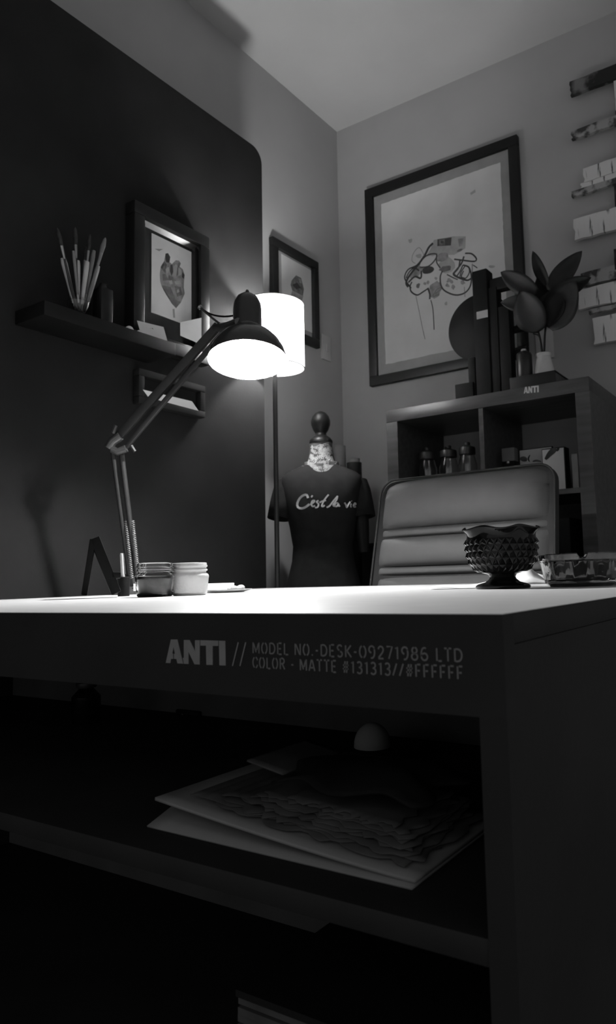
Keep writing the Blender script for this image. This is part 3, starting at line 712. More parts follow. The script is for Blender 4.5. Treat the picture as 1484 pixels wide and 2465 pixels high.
for i in range(5):
    w = 2*math.pi*i/5+.3; e = V((CXc+.27*math.cos(w), 1.62+.27*math.sin(w), .075))
    MB().tube([(CXc, 1.62, .11), e], [.026, .016], 10).build('base_leg', METALD, ch_, smooth=2)
    d = V((-math.sin(w), math.cos(w), 0))
    MB().lathe(e+V((0, 0, -.047))-d*.012, [(0, 0), (.026, 0), (.028, .004), (.028, .020), (.026, .024), (0, .024)], d, 20, cap=False).build('caster', PLASTB, ch_, smooth=2)

# ------------------------------------------------------------------ mannequin in a T-shirt
MY = 2.23; mc = onY(776, 1200, MY); km = depth_of(mc); mm = km/F; mx_ = mc.x
fwd = V((-mx_, -MY, 0)).normalized(); side = V((-fwd.y, fwd.x, 0))  # side: to the picture's right
if side.dot(RT) < 0: side = -side
mq = thing('mannequin', (mx_, MY, 0), 'black dress-form mannequin wearing a black T-shirt in the corner', 'mannequin')
def mz(py): return onY(776, py, MY).z
ctr = V((mx_, MY, 0))
def loft(rings, n=40, pw=2.3):
    b = MB(); vs = []; fs = []
    for (zz, hwid, hd, ox, oy) in rings:
        for k in range(n):
            w = 2*math.pi*k/n; cc, ss = math.cos(w), math.sin(w)
            x = hwid*math.copysign(abs(cc)**(2/pw), cc); y = hd*math.copysign(abs(ss)**(2/pw), ss)
            vs.append(ctr+side*(x+ox)+fwd*(y+oy)+V((0, 0, zz)))
    for i in range(len(rings)-1):
        for k in range(n): fs.append((i*n+k, i*n+(k+1) % n, (i+1)*n+(k+1) % n, (i+1)*n+k))
    b.add(vs, fs); return b
P_ = lambda px: px*mm
shirt_r = [(mz(1500), P_(100), .13, 0, 0), (mz(1440), P_(94), .125, 0, 0), (mz(1400), P_(86), .115, 0, 0), (mz(1350), P_(74), .10, 0, 0), (mz(1315), P_(71), .10, 0, .002), (mz(1270), P_(78), .108, 0, .01), (mz(1230), P_(86), .118, 0, .018),
           (mz(1195), P_(92), .115, 0, .016), (mz(1165), P_(98), .105, 0, .008), (mz(1148), P_(96), .090, 0, 0), (mz(1138), P_(84), .078, 0, -.004), (mz(1130), P_(66), .070, 0, -.006), (mz(1122), P_(50), .062, 0, -.008)]
sb = loft(shirt_r)
# sleeves
def sleeve(sg, L_):
    a = ctr+side*sg*P_(84)+V((0, 0, mz(1158))); e = ctr+side*sg*P_(L_)+V((0, 0, mz(1248)))+fwd*.02
    ax = (e-a); s2 = V((0, 0, 1)).cross(ax).normalized(); n_ = s2.cross(ax.normalized()); vs = []; n = 24; fs = []
    R = [(0, .034, .055), (.25, .040, .060), (.6, .042, .058), (1.0, .040, .056), (1.0, .037, .052), (.8, .037, .052)]
    for t_, r1, r2 in R:
        for k in range(n):
            w = 2*math.pi*k/n; vs.append(a+ax*t_+n_*math.cos(w)*r1+s2*math.sin(w)*r2)
    for i in range(len(R)-1):
        for k in range(n): fs.append((i*n+k, i*n+(k+1) % n, (i+1)*n+(k+1) % n, (i+1)*n+k))
    sb.add(vs, fs)
sleeve(-1, 104); sleeve(1, 99)
shirt = sb.build('tshirt', SHIRT, mq, smooth=True, fix=True)
a0 = ctr+side*P_(90)+V((0, 0, mz(1210))); a1 = ctr+side*P_(97)+V((0, 0, mz(1332)))
MB().tube([a0, a0.lerp(a1, .5), a1], [.034, .030, .022], 16).build('arm', FRAME, mq, smooth=2)
neck_r = [(mz(1150), P_(52), .066, 0, -.004), (mz(1138), P_(46), .060, 0, -.004), (mz(1122), P_(38), .054, 0, -.006), (mz(1100), P_(30), .046, 0, -.006), (mz(1080), P_(27), .042, 0, -.004), (mz(1066), P_(27), .042, 0, -.002)]
nb = loft(neck_r, pw=2.0); nbv = BVHTree.FromPolygons(nb.v, nb.f); nb.build('neck_cover', NECKG, mq, smooth=True)
# neckline: the front of the neck cover reaches lower, above the shirt
bib = MB()
def bibfn(u, v):
    s_ = (u-.5)*2; zz = mz(1146)+(mz(1114)-mz(1146))*v-.0; w = P_(46-6*v)*s_
    top = mz(1143-22*abs(s_)**2)
    return ctr+side*w+fwd*(.064+.018*(1-v)-.045*s_*s_)+V((0, 0, max(mz(1147)+abs(s_)**2*P_(24), zz)))
bibo = bib.grid(bibfn, 14, 8); bbv = BVHTree.FromPolygons(bib.v, bib.f); bib.build('neckline', NECKG, mq, smooth=True, solid=.002)
hz = mz(1066)
MB().lathe((mx_, MY, hz), [(0, 0), (P_(28), 0), (P_(28), .008), (P_(24), .018), (P_(14), .030), (P_(13), .038), (P_(18), .050), (P_(23), .072), (P_(23.5), .088), (P_(20), .106), (P_(13), .120), (P_(6), .126), (0, .128)], n=32, cap=False).build('finial', WOODD, mq, smooth=2)
MB().tube([(mx_, MY, .03), (mx_, MY, mz(1490))], .016, 14).build('stand_pole', WOODD, mq, smooth=2)
for i in range(3):
    w = 2*math.pi*i/3+2.0
    MB().tube([(mx_, MY, .20), (mx_+.10*math.cos(w), MY+.10*math.sin(w), .12), (mx_+.19*math.cos(w), MY+.19*math.sin(w), .012)], [.014, .013, .012], 10).build('stand_leg', WOODD, mq, smooth=2)
# script lettering laid on the chest
shv = BVHTree.FromPolygons(sb.v, sb.f)
def lay(bvh, px, py):
    d = ray(px, py).normalized(); h_ = bvh.ray_cast(CAM, d)
    return (h_[0]-d*.0022) if h_[0] else None
def Zp(x, y): return (600+x/4.122, 960+y/4.122)
script = [[(585,985),(575,955),(545,955),(505,985),(480,1035),(485,1075),(520,1088),(560,1075),(600,1045)],
 [(630,958),(618,978)], [(605,1050),(640,1030),(650,1010),(630,1012),(618,1040),(630,1068),(655,1060)], [(690,1010),(670,1022),(690,1045),(680,1075),(655,1080)],
 [(790,950),(750,1000),(722,1060),(735,1068),(750,1055)], [(700,1030),(730,1015),(765,1008)],
 [(880,965),(840,1010),(800,1062),(770,1078)], [(878,962),(870,1000),(835,1050),(850,1068)], [(885,1035),(862,1035),(850,1058),(870,1068),(888,1040),(890,1065),(905,1060)],
 [(948,1030),(962,1052),(970,1078),(985,1050),(1005,1020)], [(1012,1040),(1008,1068),(1020,1070)], [(1015,1012),(1020,1018)], [(1035,1060),(1060,1045),(1050,1035),(1035,1055),(1042,1072),(1062,1070)]]
b = MB()
for i, s_ in enumerate(script):
    q = [p for p in resample(s_, 18)]; pts = []
    for p in q:
        h_ = lay(shv, *Zp(p.x, p.y))
        if h_: pts.append(h_)
    if len(pts) > 1: b.ribbon(pts, .0085 if i == 0 else .0060, -FW, 0)
b.build('script_lettering', SHIRTP, mq, fix=False)
# scattered logo print on the neck cover
b = MB(); rn = random.Random(9)
for i in range(90):
    cx_, cy_ = rn.uniform(742, 812), rn.uniform(1070, 1142); s_ = rn.uniform(.018, .04); rot = rn.choice((0, .3, -.4, 1.5, .8))
    for g in ANTI:
        pts = []
        for x, y in g:
            X_, Y_ = (x-360)*s_, (y-200)*s_*.9
            h_ = lay(nbv, cx_+X_*math.cos(rot)-Y_*math.sin(rot), cy_+X_*math.sin(rot)+Y_*math.cos(rot))
            g_ = lay(bbv, cx_+X_*math.cos(rot)-Y_*math.sin(rot), cy_+X_*math.sin(rot)+Y_*math.cos(rot))
            if g_ and (not h_ or (g_-CAM).length < (h_-CAM).length): h_ = g_
            if h_ is None: pts = None; break
            pts.append(h_)
        if pts: b.prism(pts, FW*.0008)
b.build('neck_print', NECKL, mq, fix=False)
# tubes and pedestal in the corner
c = onY(818, 1074, 2.60); tz = c.z
tag(MB().lathe((c.x, 2.60, 0), [(0, .0), (.027, 0), (.027, tz), (.024, tz), (.024, tz-.05), (0, tz-.05)], n=28, cap=False).build('poster_tube', GREYT, None, smooth=2), 'grey cardboard poster tube standing behind the mannequin neck', 'tube')
c = onY(853, 1108, 2.56); tz = c.z; mt = depth_of(c)/F
t = thing('poster_tube', (c.x, 2.56, 0), 'black capped poster tube standing behind the mannequin shoulder', 'tube')
MB().lathe((c.x, 2.56, 0), [(0, 0), (18*mt, 0), (18*mt, tz-.012), (0, tz-.012)], n=28, cap=False).build('tube_body', FRAME, t, smooth=2)
MB().lathe((c.x, 2.56, tz-.012), [(16*mt, 0), (14.5*mt, .004), (14.5*mt, .018), (12*mt, .02)], n=28).build('tube_cap', GREYT, t, smooth=2)
pz = onY(900, 1308, 2.45).z
pd = thing('pedestal_cabinet', (-1.58, 2.50, 0), 'small black pedestal cabinet between the mannequin and the bookshelf', 'cabinet')
MB().box((-1.655, 2.43, 0), (-1.50, 2.57, pz-.012)).build('body', PLASTB, pd, bevel=.004)
MB().box((-1.665, 2.42, pz-.012), (-1.490, 2.58, pz)).build('top', FRAME, pd, bevel=.003)

# ------------------------------------------------------------------ pictures
def frame_on_back(name, label, x0, x1, z0, z1, fw, d, mfr, mmat, mat_w, tilt=0):
    t = thing(name, ((x0+x1)/2, YB-d/2, z0), label, 'picture')
    for a, c in (((x0, z1-fw), (x1, z1)), ((x0, z0), (x1, z0+fw))): MB().box((a[0], YB-d, a[1]), (c[0], YB-.003, c[1])).build('frame_rail', mfr, t, bevel=.003)
    for a, c in (((x0, z0+fw), (x0+fw, z1-fw)), ((x1-fw, z0+fw), (x1, z1-fw))): MB().box((a[0], YB-d, a[1]), (c[0], YB-.003, c[1])).build('frame_stile', mfr, t, bevel=.003)
    MB().box((x0+fw, YB-.014, z0+fw), (x1-fw, YB-.006, z1-fw)).build('mat_board', mmat, t)
    return t
d = .03; yf = YB-d
x0 = (onY(875, 460, yf).x+onY(892, 932, yf).x)/2; x1 = (onY(1245, 320, yf).x+onY(1270, 853, yf).x)/2
z1 = (onY(875, 460, yf).z+onY(1245, 320, yf).z)/2; z0 = (onY(892, 932, yf).z+onY(1270, 853, yf).z)/2
big = frame_on_back('framed_drawing', 'large black-framed drawing of tangled game controllers on the wall', x0, x1, z0, z1, .044, d, FRAME, MATG, .05)
ya = YB-.016
pp = [onY(917, 493, ya), onY(1198, 392, ya), onY(930, 877, ya), onY(1222, 800, ya)]
ax0 = (pp[0].x+pp[2].x)/2; ax1 = x1-.044-.042; az1 = (pp[0].z+pp[1].z)/2; az0 = pp[2].z
# deckle-edged sheet
rn = random.Random(2); ed = []
for i in range(41): ed.append((ax0+(ax1-ax0)*i/40, az0+rn.uniform(-.0012, .0012)))
for i in range(1, 41): ed.append((ax1+rn.uniform(-.0015, .0015), az0+(az1-az0)*i/40))
for i in range(1, 41): ed.append((ax1-(ax1-ax0)*i/40, az1+rn.uniform(-.001, .001)))
for i in range(1, 40): ed.append((ax0+rn.uniform(-.0012, .0012), az1-(az1-az0)*i/40))
MB().prism([(x, YB-.0145, zz) for x, zz in ed], (0, -.0012, 0)).build('art_sheet', PAPER, big)
def Q(x, y): return (940+x/5.708, 540+y/5.708)
LV = [0]
def draw(b, pts, wpx, m_, yv, sm=True, conv=Q, n=20):
    LV[0] += 1
    q = resample(pts, n) if sm else [V((p[0], p[1], 0)) for p in pts]
    b.m = m_; P = [onY(*conv(p.x, p.y), yv) for p in q]; mp_ = depth_of(P[0])/F
    b.ribbon(P, wpx/5.708*mp_, (0, -1, 0), .0002+LV[0]*.000012)
def fill(b, pts, m_, yv, conv=Q):
    LV[0] += 1
    b.m = m_; P = [onY(*conv(x, y), yv)+V((0, -.0002-LV[0]*.000012, 0)) for x, y in pts]
    b.prism(P, (0, -.00001, 0))
b = MB(); yv = YB-.0158
# washes and plates
fill(b, [(600,215),(870,165),(1040,165),(1035,330),(880,420),(640,420),(480,470),(560,330)], 3, yv)
fill(b, blob((780,560), 120, 110, 18, .12, rn), 3, yv)
fill(b, blob((720,450), 90, 60, 16, .12, rn, -.4), 2, yv)
fill(b, blob((760,610), 85, 40, 16, .15, rn, -.2), 1, yv)
fill(b, blob((620,900), 90, 130, 16, .2, rn, .4), 2, yv)
fill(b, blob((400,620), 160, 60, 16, .15, rn, -.7), 2, yv)
fill(b, [(870,165),(1035,165),(1020,240),(960,330),(880,250)], 3, yv)
fill(b, [(930,200),(1010,190),(990,290),(950,310)], 2, yv)
fill(b, blob((960,355), 40, 18, 12, .2, rn, -.4), 1, yv)
# viewfinder block
fill(b, [(650,205),(845,180),(835,290),(648,300)], 0, yv)
fill(b, [(670,215),(750,205),(755,285),(675,292)], 1, yv)
fill(b, blob((715,245), 22, 18, 10, .1, rn), 0, yv)
# long controller, round-ended
fill(b, [(300,860),(330,800),(640,650),(700,640),(700,740),(560,830),(440,930),(370,970),(310,940)], 4, yv)
fill(b, blob((385,840), 32, 30, 10, .35, rn), 1, yv)
for c_ in ((480,815),(520,800),(630,745)): fill(b, blob(c_, 20, 24, 8, .3, rn), 2, yv)
draw(b, [(300,790),(275,850),(290,925),(370,972),(450,930),(530,875)], 22, 0, yv)
# round controller
fill(b, blob((905,810), 210, 165, 28, .02, rn), 4, yv)
draw(b, [(720,640),(690,720),(700,840),(760,920),(900,972),(1030,940),(1105,840),(1115,700),(1080,590),(1000,560)], 22, 0, yv, n=36)
for c_ in ((810,770),(790,840),(870,860),(1000,800),(840,790)): fill(b, blob(c_, 34, 26, 9, .35, rn, rn.uniform(0, 3)), 2, yv)
# upper left dish and dark grip
fill(b, blob((500,510), 110, 60, 18, .05, rn, -.55), 4, yv)
draw(b, [(400,560),(430,500),(520,420),(640,410),(610,500),(520,580),(410,590)], 20, 0, yv)
fill(b, blob((520,630), 85, 50, 14, .12, rn, -.35), 0, yv)
# cables
for s_, w_ in (([(590,260),(530,320),(480,420),(390,550),(270,700),(220,800),(250,860)], 34), ([(480,420),(370,560),(250,620),(200,720),(230,800),(290,880)], 22), ([(640,410),(640,520),(690,600)], 18),
               ([(220,740),(260,660),(330,600),(400,640)], 20), ([(250,800),(340,720),(420,740),(430,640)], 26), ([(1030,400),(1120,405),(1185,470),(1160,510),(1040,500),(960,490),(880,480)], 22), ([(1015,440),(980,540),(900,640),(870,690),(960,740),(1060,770),(1110,745)], 26),
               ([(960,500),(940,600),(880,680),(940,730),(1020,740)], 24), ([(1000,560),(960,650),(910,720)], 20), ([(1040,560),(980,650),(960,720)], 18), ([(1080,580),(1090,660),(1040,740),(980,720),(1010,640)], 18), ([(1130,540),(1130,640),(1140,740)], 12), ([(1140,560),(1200,600)], 14), ([(780,690),(880,740),(930,760)], 16), ([(520,880),(545,960),(545,1030)], 26), ([(560,1040),(590,1180),(605,1450)], 14), ([(355,985),(400,1200),(440,1400),(480,1580)], 8), ([(1020,860),(1030,1000)], 8),
               ([(620,950),(680,910),(700,870),(640,900),(590,990),(680,960)], 10)):
    draw(b, s_, w_, 0 if w_ > 12 else 1, yv)
draw(b, [(470,430),(400,320),(320,400),(300,500),(350,540)], 9, 2, yv)
fill(b, blob((400,440), 40, 30, 12, .3, rn), 3, yv); fill(b, blob((280,230), 30, 30, 10, .4, rn), 3, yv); fill(b, blob((770,1090), 18, 26, 8, .3, rn), 3, yv); fill(b, blob((1400,580), 40, 18, 8, .3, rn), 3, yv)
fill(b, [(1060+40,-430),(1170,-480),(1175,-440),(1110,-400)], 3, yv)
b.build('ink_drawing', [INK, INKM, INKL, INKW, PAPER], big, fix=False)

# pictures on planes facing +x
def frame_on_x(name, label, xw, y0, y1, z0, z1, fw, d, mfr, mmat, wm=.004):
    t = thing(name, (xw+d/2, (y0+y1)/2, z0), label, 'picture')
    for a, c in (((y0, z1-fw), (y1, z1)), ((y0, z0), (y1, z0+fw))): MB().box((xw+.002, a[0], a[1]), (xw+d, c[0], c[1])).build('frame_rail', mfr, t, bevel=.003)
    for a, c in (((y0, z0+fw), (y0+fw, z1-fw)), ((y1-fw, z0+fw), (y1, z1-fw))): MB().box((xw+.002, a[0], a[1]), (xw+d, c[0], c[1])).build('frame_stile', mfr, t, bevel=.003)
    MB().box((xw+.003, y0+fw, z0+fw), (xw+.003+wm, y1-fw, z1-fw)).build('mat_board', mmat, t)
    return t
# small picture on the left wall
d = .025; xf = XL+d
y0, y1 = onX(657, 567, xf).y, onX(768, 632, xf).y; z1 = (onX(657, 567, xf).z+onX(768, 632, xf).z)/2; z0 = onX(770, 838, xf).z
sp_ = frame_on_x('framed_print', 'small black-framed print of a stacked head on the grey wall', XL, y0, y1, z0, z1, .038, d, FRAME, MATG)
xa = XL+.0085
a, c = onX(678, 612, xa), onX(750, 800, xa); c2 = onX(750, 650, xa)
pz1 = (a.z+c2.z)/2; MB().box((XL+.007, a.y, c.z), (XL+.0082, c2.y, pz1)).build('art_sheet', PAPER, sp_)
b = MB(); xv = XL+.0084
def fillx(b, pts, m_, xv):
    LV[0] += 1; b.m = m_; b.prism([onX(x, y, xv)+V((.0001+LV[0]*.000006, 0, 0)) for x, y in pts], (.00001, 0, 0))
def S(x, y): return (460+x/3.71, 540+y/3.71)
LV[0] = 0
fillx(b, [S(*p) for p in ((900,500),(940,455),(985,480),(1000,540),(1010,580),(1000,640),(960,620),(905,590),(890,540))], 1, xv)
fillx(b, [S(*p) for p in ((905,590),(1005,640),(990,690),(920,650),(895,630))], 2, xv)
fillx(b, [S(*p) for p in ((890,640),(925,650),(990,700),(1000,730),(930,720),(885,690))], 1, xv)
fillx(b, [S(*p) for p in ((905,540),(950,520),(985,570),(940,580))], 0, xv)
fillx(b, [S(*p) for p in ((965,480),(985,490),(992,530),(970,520))], 2, xv)
fillx(b, [S(*p) for p in ((900,690),(1000,735),(1010,790),(930,770))], 2, xv)
b.build('ink_drawing', [INK, INKM, INKL], sp_, fix=False)
# heart picture, standing on the floating shelf before the partition
d = .045; xf = XP+d
y0 = (onX(326, 476, xf).y+onX(322, 700, xf).y)/2; y1 = onX(505, 575, xf).y; z1 = (onX(326, 476, xf).z+onX(505, 575, xf).z)/2
shz = onX(410, 842, XP+.07).z
hf = frame_on_x('framed_heart', 'black deep-framed drawing of a heart on the floating shelf', XP, y0, y1, shz, z1, .040, d, FRAME2, MATB, .008)
# inner lip; the top strip alone is silvery and sloped to make a highlight
xi = XP+.030
MB().box((XP+.003, y0+.04, shz+.04), (xi, y1-.04, shz+.052)).build('inner_lip', FRAME2, hf, bevel=.001)
MB().prism([(XP+.012, y0+.04, z1-.052), (XP+.026, y0+.04, z1-.04), (XP+.012, y0+.04, z1-.04)], (0, y1-y0-.08, 0)).build('inner_lip', LIPSHINE, hf)
for a, c in (((y0+.04, shz+.052), (y0+.052, z1-.052)), ((y1-.052, shz+.052), (y1-.04, z1-.052))): MB().box((XP+.003, a[0], a[1]), (xi, c[0], c[1])).build('inner_lip', FRAME2, hf, bevel=.001)
xa = XP+.0125
c4 = [onX(364, 562, xa), onX(463, 606, xa), onX(463, 786, xa), onX(366, 754, xa)]
MB().box((XP+.011, (c4[0].y+c4[3].y)/2, (c4[2].z+c4[3].z)/2), (xa, (c4[1].y+c4[2].y)/2, (c4[0].z+c4[1].z)/2)).build('art_sheet', PAPER2, hf)
b = MB(); xv = xa+.0002; LV[0] = 0
def Hh(p): return (300+p[0]/6.486, 460+p[1]/6.486)
for m_, pts in ((2, [(640,975),(680,968),(715,1030),(705,1110),(740,1140),(800,1080),(850,1085),(880,1130),(860,1180),(910,1220),(940,1310),(930,1400),(925,1500),(940,1600),(880,1740),(805,1830),(740,1760),(650,1620),(580,1490),(555,1400),(550,1300),(565,1180),(620,1090)]),
                (0, [(640,980),(680,970),(715,1030),(695,1120),(650,1110),(640,1040)]), (1, [(620,1090),(660,1150),(640,1290),(570,1200)]), (0, [(565,1190),(600,1120),(625,1150),(585,1215)]), (1, [(590,1300),(640,1290),(690,1390),(600,1400)]),
                (0, [(715,1150),(750,1150),(760,1260),(735,1330),(710,1250)]), (1, [(690,1310),(760,1340),(760,1400),(680,1390)]), (3, [(765,1180),(800,1140),(830,1170),(800,1330),(765,1310)]), (1, [(835,1120),(870,1110),(840,1290),(810,1340)]), (0, [(905,1260),(935,1310),(925,1370),(895,1340)]),
                (1, [(585,1470),(650,1480),(720,1500),(800,1700),(870,1730),(805,1825),(735,1750),(640,1600)]), (0, [(585,1480),(620,1530),(720,1700),(700,1690),(610,1550)]), (3, [(640,1220),(690,1180),(700,1240),(660,1300)]), (3, [(840,1190),(890,1230),(890,1300),(840,1330)]), (3, [(780,1410),(860,1400),(890,1450),(800,1460)]), (3, [(690,1400),(740,1390),(750,1450),(710,1460)]),
                (1, [(780,1480),(880,1500),(900,1620),(820,1650)]), (3, [(820,1540),(850,1530),(855,1580),(815,1590)]), (3, [(750,1840),(780,1840),(790,1980),(760,1975)]), (4, [(470,900),(600,905),(540,940)])):
    fillx(b, [Hh(p) for p in pts], m_, xv)
b.build('ink_drawing', [INK, INKM, INKL, INKW, INKW], hf, fix=False)
xa2 = XP+.05
q = [onX(434, 776, xa2), onX(485, 765, xa2), onX(485, 815, xa2), onX(474, 825, xa2), onX(434, 808, xa2)]
tag(MB().prism([V((xa2, p.y, max(p.z, shz+.001))) for p in q], (.0008, 0, 0)).build('white_piece', PAPER2), 'flat white piece before the lower corner of the heart frame', 'card')  # thin white piece before the frame's lower right corner
# floating shelf
sx1 = XP+.13
ysh0 = onX(105, 830, sx1).y; ysh1 = onX(424, 868, sx1).y
tag(MB().box((XP, ysh0, shz-.038), (sx1, ysh1, shz)).build('floating_shelf', FRAME, None, bevel=.002), 'black floating shelf on the partition holding brushes and cards', 'shelf')
# lower frame under the shelf with a white strip
d = .03; xf = XP+d
y0, y1 = onX(335, 900, xf).y, onX(495, 900, xf).y; z1 = shz-.07; z0 = onX(495, 992, xf).z
lf = frame_on_x('black_frame', 'black picture frame hanging under the floating shelf', XP, y0, y1, z0-.02, z1, .022, d, MATB, MATB)
xa = XP+.032
q = [onX(344, 938, xa+.012), onX(462, 966, xa+.012), onX(478, 989, xa), onX(358, 957, xa)]
tag(MB().prism(q, (.0008, 0, 0)).build('paper_strip', PAPER2), 'slanted white paper strip on the black frame under the shelf', 'paper')
# things on the floating shelf
def cardx(x0_, pts, label, dx, name='card', strokes=()):
    q = [onX(px, py, x0_+(dx if i < 2 else 0)) for i, (px, py) in enumerate(pts)]
    zlow = min(p.z for p in q)
    return q
q = [onX(330, 786, XP+.075), onX(394, 801, XP+.075), onX(403, 834, XP+.105), onX(341, 822, XP+.105)]
dz = shz+.001-min(p.z for p in q); q = [p+V((0, 0, max(0, dz))) for p in q]
t = thing('place_card', (XP+.10, (q[0].y+q[1].y)/2, shz), 'white card with a dark ornament leaning before the heart frame', 'card')
nrm = (q[1]-q[0]).cross(q[3]-q[0]).normalized()
if nrm.dot(CAM-q[0]) < 0: nrm = -nrm
MB().prism(q, -nrm*.0008).build('card_sheet', PAPER2, t)
b = MB(); ux, uy = q[1]-q[0], q[3]-q[0]
for s_ in ([(.42,.35),(.5,.5),(.46,.62)], [(.5,.3),(.58,.45),(.66,.4)], [(.45,.7),(.56,.62),(.66,.8)], [(.38,.55),(.5,.7),(.6,.55)]):
    b.ribbon(resample([q[0]+ux*u_+uy*v_ for u_, v_ in s_], 8), .0045, nrm, .0003)
b.build('ornament', INKM, t, fix=False)
for i, (px, py, r_, nm) in enumerate(((311, 825, .0125, 'white domed knob on the floating shelf, nearer the brushes'), (337, 831, .0115, 'white domed knob on the floating shelf, nearer the white card'))):
    c = onX(px, py, XP+.105); c = V((c.x, c.y, shz))
    tag(MB().lathe(c, [(r_, 0), (r_*1.05, r_*.2), (r_, r_*.55), (r_*.75, r_*1.0), (r_*.4, r_*1.25), (0, r_*1.35)], n=20).build('white_knob', PAPER2, None, smooth=2), nm, 'knob', 'white knobs on the floating shelf')
# dark bottle/lantern
c = onX(247, 800, XP+.07); kx = depth_of(c)/F; zt = onX(247, 684, XP+.07).z; c = V((c.x, c.y, shz)); hh = zt-shz; r_ = 17*kx
t = thing('dark_bottle', c, 'tall dark square bottle beside the brush glass on the floating shelf', 'bottle')
MB().box((c.x-r_, c.y-r_, shz+.012), (c.x+r_, c.y+r_, shz+hh*.88)).build('bottle_body', FRAME2, t, bevel=.004)
MB().lathe((c.x, c.y, shz+hh*.88), [(r_*.9, 0), (r_*.6, hh*.06), (r_*.5, hh*.12)], n=20).build('shoulder', FRAME2, t, smooth=2)
MB().box((c.x-r_*1.08, c.y-r_*1.08, shz), (c.x+r_*1.08, c.y+r_*1.08, shz+.012)).build('foot', METALD, t, bevel=.002)
# glass of brushes
gx = XP+.075
c = onX(188, 785, gx); kx = depth_of(c)/F; c = V((gx, c.y, shz)); zt = onX(188, 728, gx).z; hh = zt-shz
t = thing('brush_glass', c, 'small stemmed glass full of paint brushes on the floating shelf', 'glass')
MB().lathe(c, [(0, 0), (15*kx, 0), (15*kx, .004), (9*kx, .008), (9*kx, .016), (17*kx, hh*.35), (24*kx, hh*.75), (26*kx, hh), (24.5*kx, hh), (22.5*kx, hh*.75), (15.5*kx, hh*.38), (5*kx, .022), (0, .021)], n=28, cap=False).build('glass_body', GLASS, t, smooth=2)
BR = [((152, 622), (182, 752), 11, HANDL, 'light'), ((177, 604), (191, 752), 6, HANDG, 'g'), ((187, 628), (189, 752), 9, HANDL, 'l'), ((210, 630), (195, 752), 9, HANDL, 'l'), ((208, 594), (192, 752), 6, METALG, 'b'), ((254, 572), (204, 748), 7, HANDG, 'b'), ((236, 641), (207, 746), 9, HANDL, 'l'), ((217, 564), (199, 748), 5, HANDD, 'b'), ((226, 604), (201, 748), 8, HANDG, 'g'), ((138, 548), (183, 750), 6, HANDD, 'b'), ((181, 546), (188, 748), 6, HANDD, 'b')]
desc = ['thick pale brush leaning furthest left in the glass', 'thin grey paint brush second from left in the glass', 'short pale-handled brush in the middle of the glass', 'pale smooth brush handle right of centre in the glass', 'brush with shiny metal ferrule at the centre of the glass', 'long grey brush leaning furthest right in the glass', 'short pale brush leaning right, low in the glass', 'round mop brush with dark handle in the glass', 'grey flat brush right of the mop brush in the glass', 'dark brush with faint tip at far left of the glass', 'tall dark brush rising above the middle of the glass']
for i, ((p, q_, w_, m_, kd), dl) in enumerate(zip(BR, desc)):
    dxx = (.010 if i % 2 else -.008)
    A_ = onX(q_[0], q_[1], gx+dxx*.3); B_ = onX(p[0], p[1], gx+dxx); r_ = w_*.68*kx
    A_.z = max(A_.z, shz+.026)
    t = thing('paint_brush', A_, dl, 'brush', 'paint brushes in the glass')
    if kd == 'b':
        MB().tube([A_, A_.lerp(B_, .3), A_.lerp(B_, .62)], [r_*.5, r_*.9, r_*.6], 10).build('handle', m_, t, smooth=2)
        MB().tube([A_.lerp(B_, .62), A_.lerp(B_, .78)], [r_*.75, r_*1.0], 10).build('ferrule', METALG, t, smooth=2)
        MB().tube([A_.lerp(B_, .78), A_.lerp(B_, .88), A_.lerp(B_, .97), B_], [r_*1.0, r_*1.3, r_*.8, r_*.15], 10).build('bristles', BRISTLE if i != 5 else HANDG, t, smooth=2)
    else:
        MB().tube([A_, A_.lerp(B_, .5), A_.lerp(B_, .9), B_], [r_*.6, r_*.8, r_, r_*.8], 10).build('handle', m_, t, smooth=2)
        MB().tube([A_.lerp(B_, .12), A_.lerp(B_, .26)], [r_*.85, r_*.85], 10).build('ferrule', METALG, t, smooth=2)

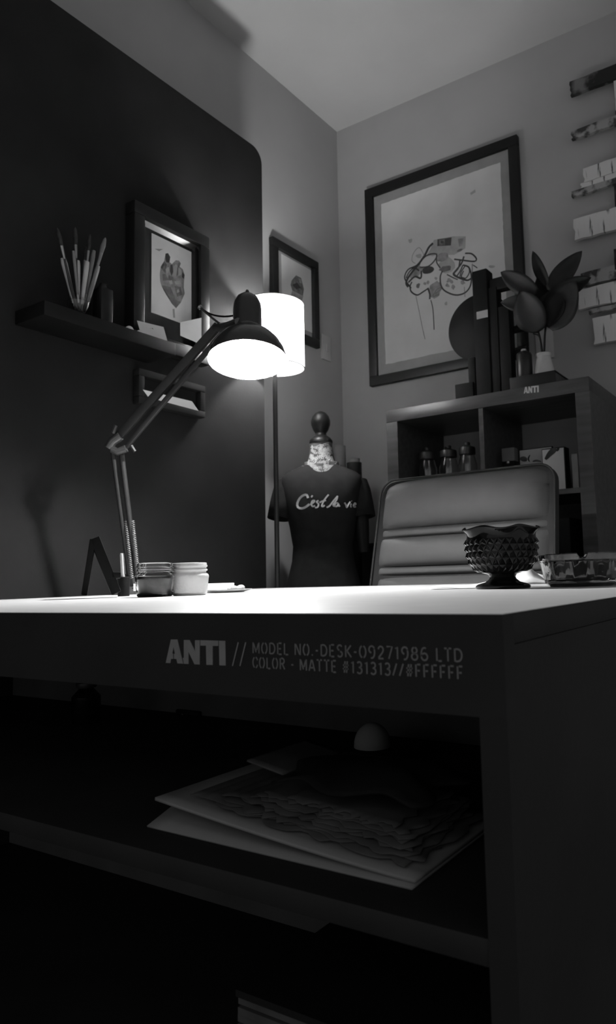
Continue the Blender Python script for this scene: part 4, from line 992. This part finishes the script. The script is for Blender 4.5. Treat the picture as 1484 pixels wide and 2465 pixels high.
# ------------------------------------------------------------------ wall plates
c = onX(784, 838, XL)
t = thing('light_switch', c, 'pale light switch plate beside the small print', 'switch')
MB().box((XL, c.y-.035, c.z-.06), (XL+.007, c.y+.035, c.z+.06)).build('plate', SWITCH, t, bevel=.002)
MB().box((XL+.007, c.y-.010, c.z-.018), (XL+.012, c.y+.010, c.z+.018)).build('rocker', SWITCH, t, bevel=.002)
c = onY(1313, 830, YB)
t = thing('wall_plate', c, 'pale wall outlet plate behind the plant stems', 'outlet')
MB().box((c.x-.038, YB-.007, c.z-.06), (c.x+.038, YB, c.z+.06)).build('plate', SWITCH, t, bevel=.002)
for dz in (-.022, .022): MB().box((c.x-.015, YB-.0085, c.z+dz-.013), (c.x+.015, YB-.007, c.z+dz+.013)).build('socket', SWITCH, t, bevel=.003)

# ------------------------------------------------------------------ weathered plank wall piece
yp = YB-.045
pw = thing('plank_wall_art', (onY(1470, 500, yp).x, YB-.02, onY(1427, 831, yp).z), 'wall hanging of weathered paint-chipped planks at the right of the wall', 'wall art')
planks = [(1372, 196.5, 232, .46, CHIPD, 0), (1375, 315, 337, .50, CHIPM, 0), (1405, 406, 440, .44, CHIPW, .004), (1398, 441, 453, .40, CHIPW, -.002), (1376, 461, 475, .48, CHIPM, .0), (1382, 529, 580, .45, CHIPW, .003), (1398, 658, 690, .42, CHIPM, -.002), (1392, 699, 747, .47, CHIPW, .004), (1418, 745, 756, .38, CHIPM, 0), (1427, 766, 831, .40, CHIPW, .002)]
for i, (px, t0, t1, ln, m_, py_) in enumerate(planks):
    a = onY(px, t0, yp); c = onY(px, t1, yp); rn = random.Random(30+i); N = 14
    topl = [(a.x+ln*k/N, a.z+rn.uniform(-.0025, .0015)) for k in range(N+1)]; botl = [(a.x+ln*k/N, c.z+rn.uniform(-.0015, .0025)) for k in range(N+1)]
    lft = [(a.x+rn.uniform(-.003, .006), a.z+(c.z-a.z)*k/5) for k in range(1, 5)]
    poly = topl+botl[::-1]+lft[::-1]
    MB().prism([(x, yp-py_, zz) for x, zz in poly], (0, .018, 0)).build('plank', m_, pw)
bx_ = onY(1477, 230, yp).x
zlo, zhi = onY(1427, 825, yp).z, onY(1480, 160, yp).z
MB().box((bx_, yp+.019, zlo), (bx_+.05, YB-.001, zhi)).build('batten', WOODE, pw)
MB().box((bx_+.25, yp+.019, zlo), (bx_+.30, YB-.001, zhi)).build('batten', WOODE, pw)
for (y0_, y1_, m_) in ((195, 266, CHIPW), (440, 500, CHIPD), (600, 650, CHIPD)):
    a, c = onY(1478, y0_, yp), onY(1478, y1_, yp)
    MB().box((a.x, yp+.001, c.z), (a.x+.04, yp+.0185, a.z)).build('upright_block', m_, pw)
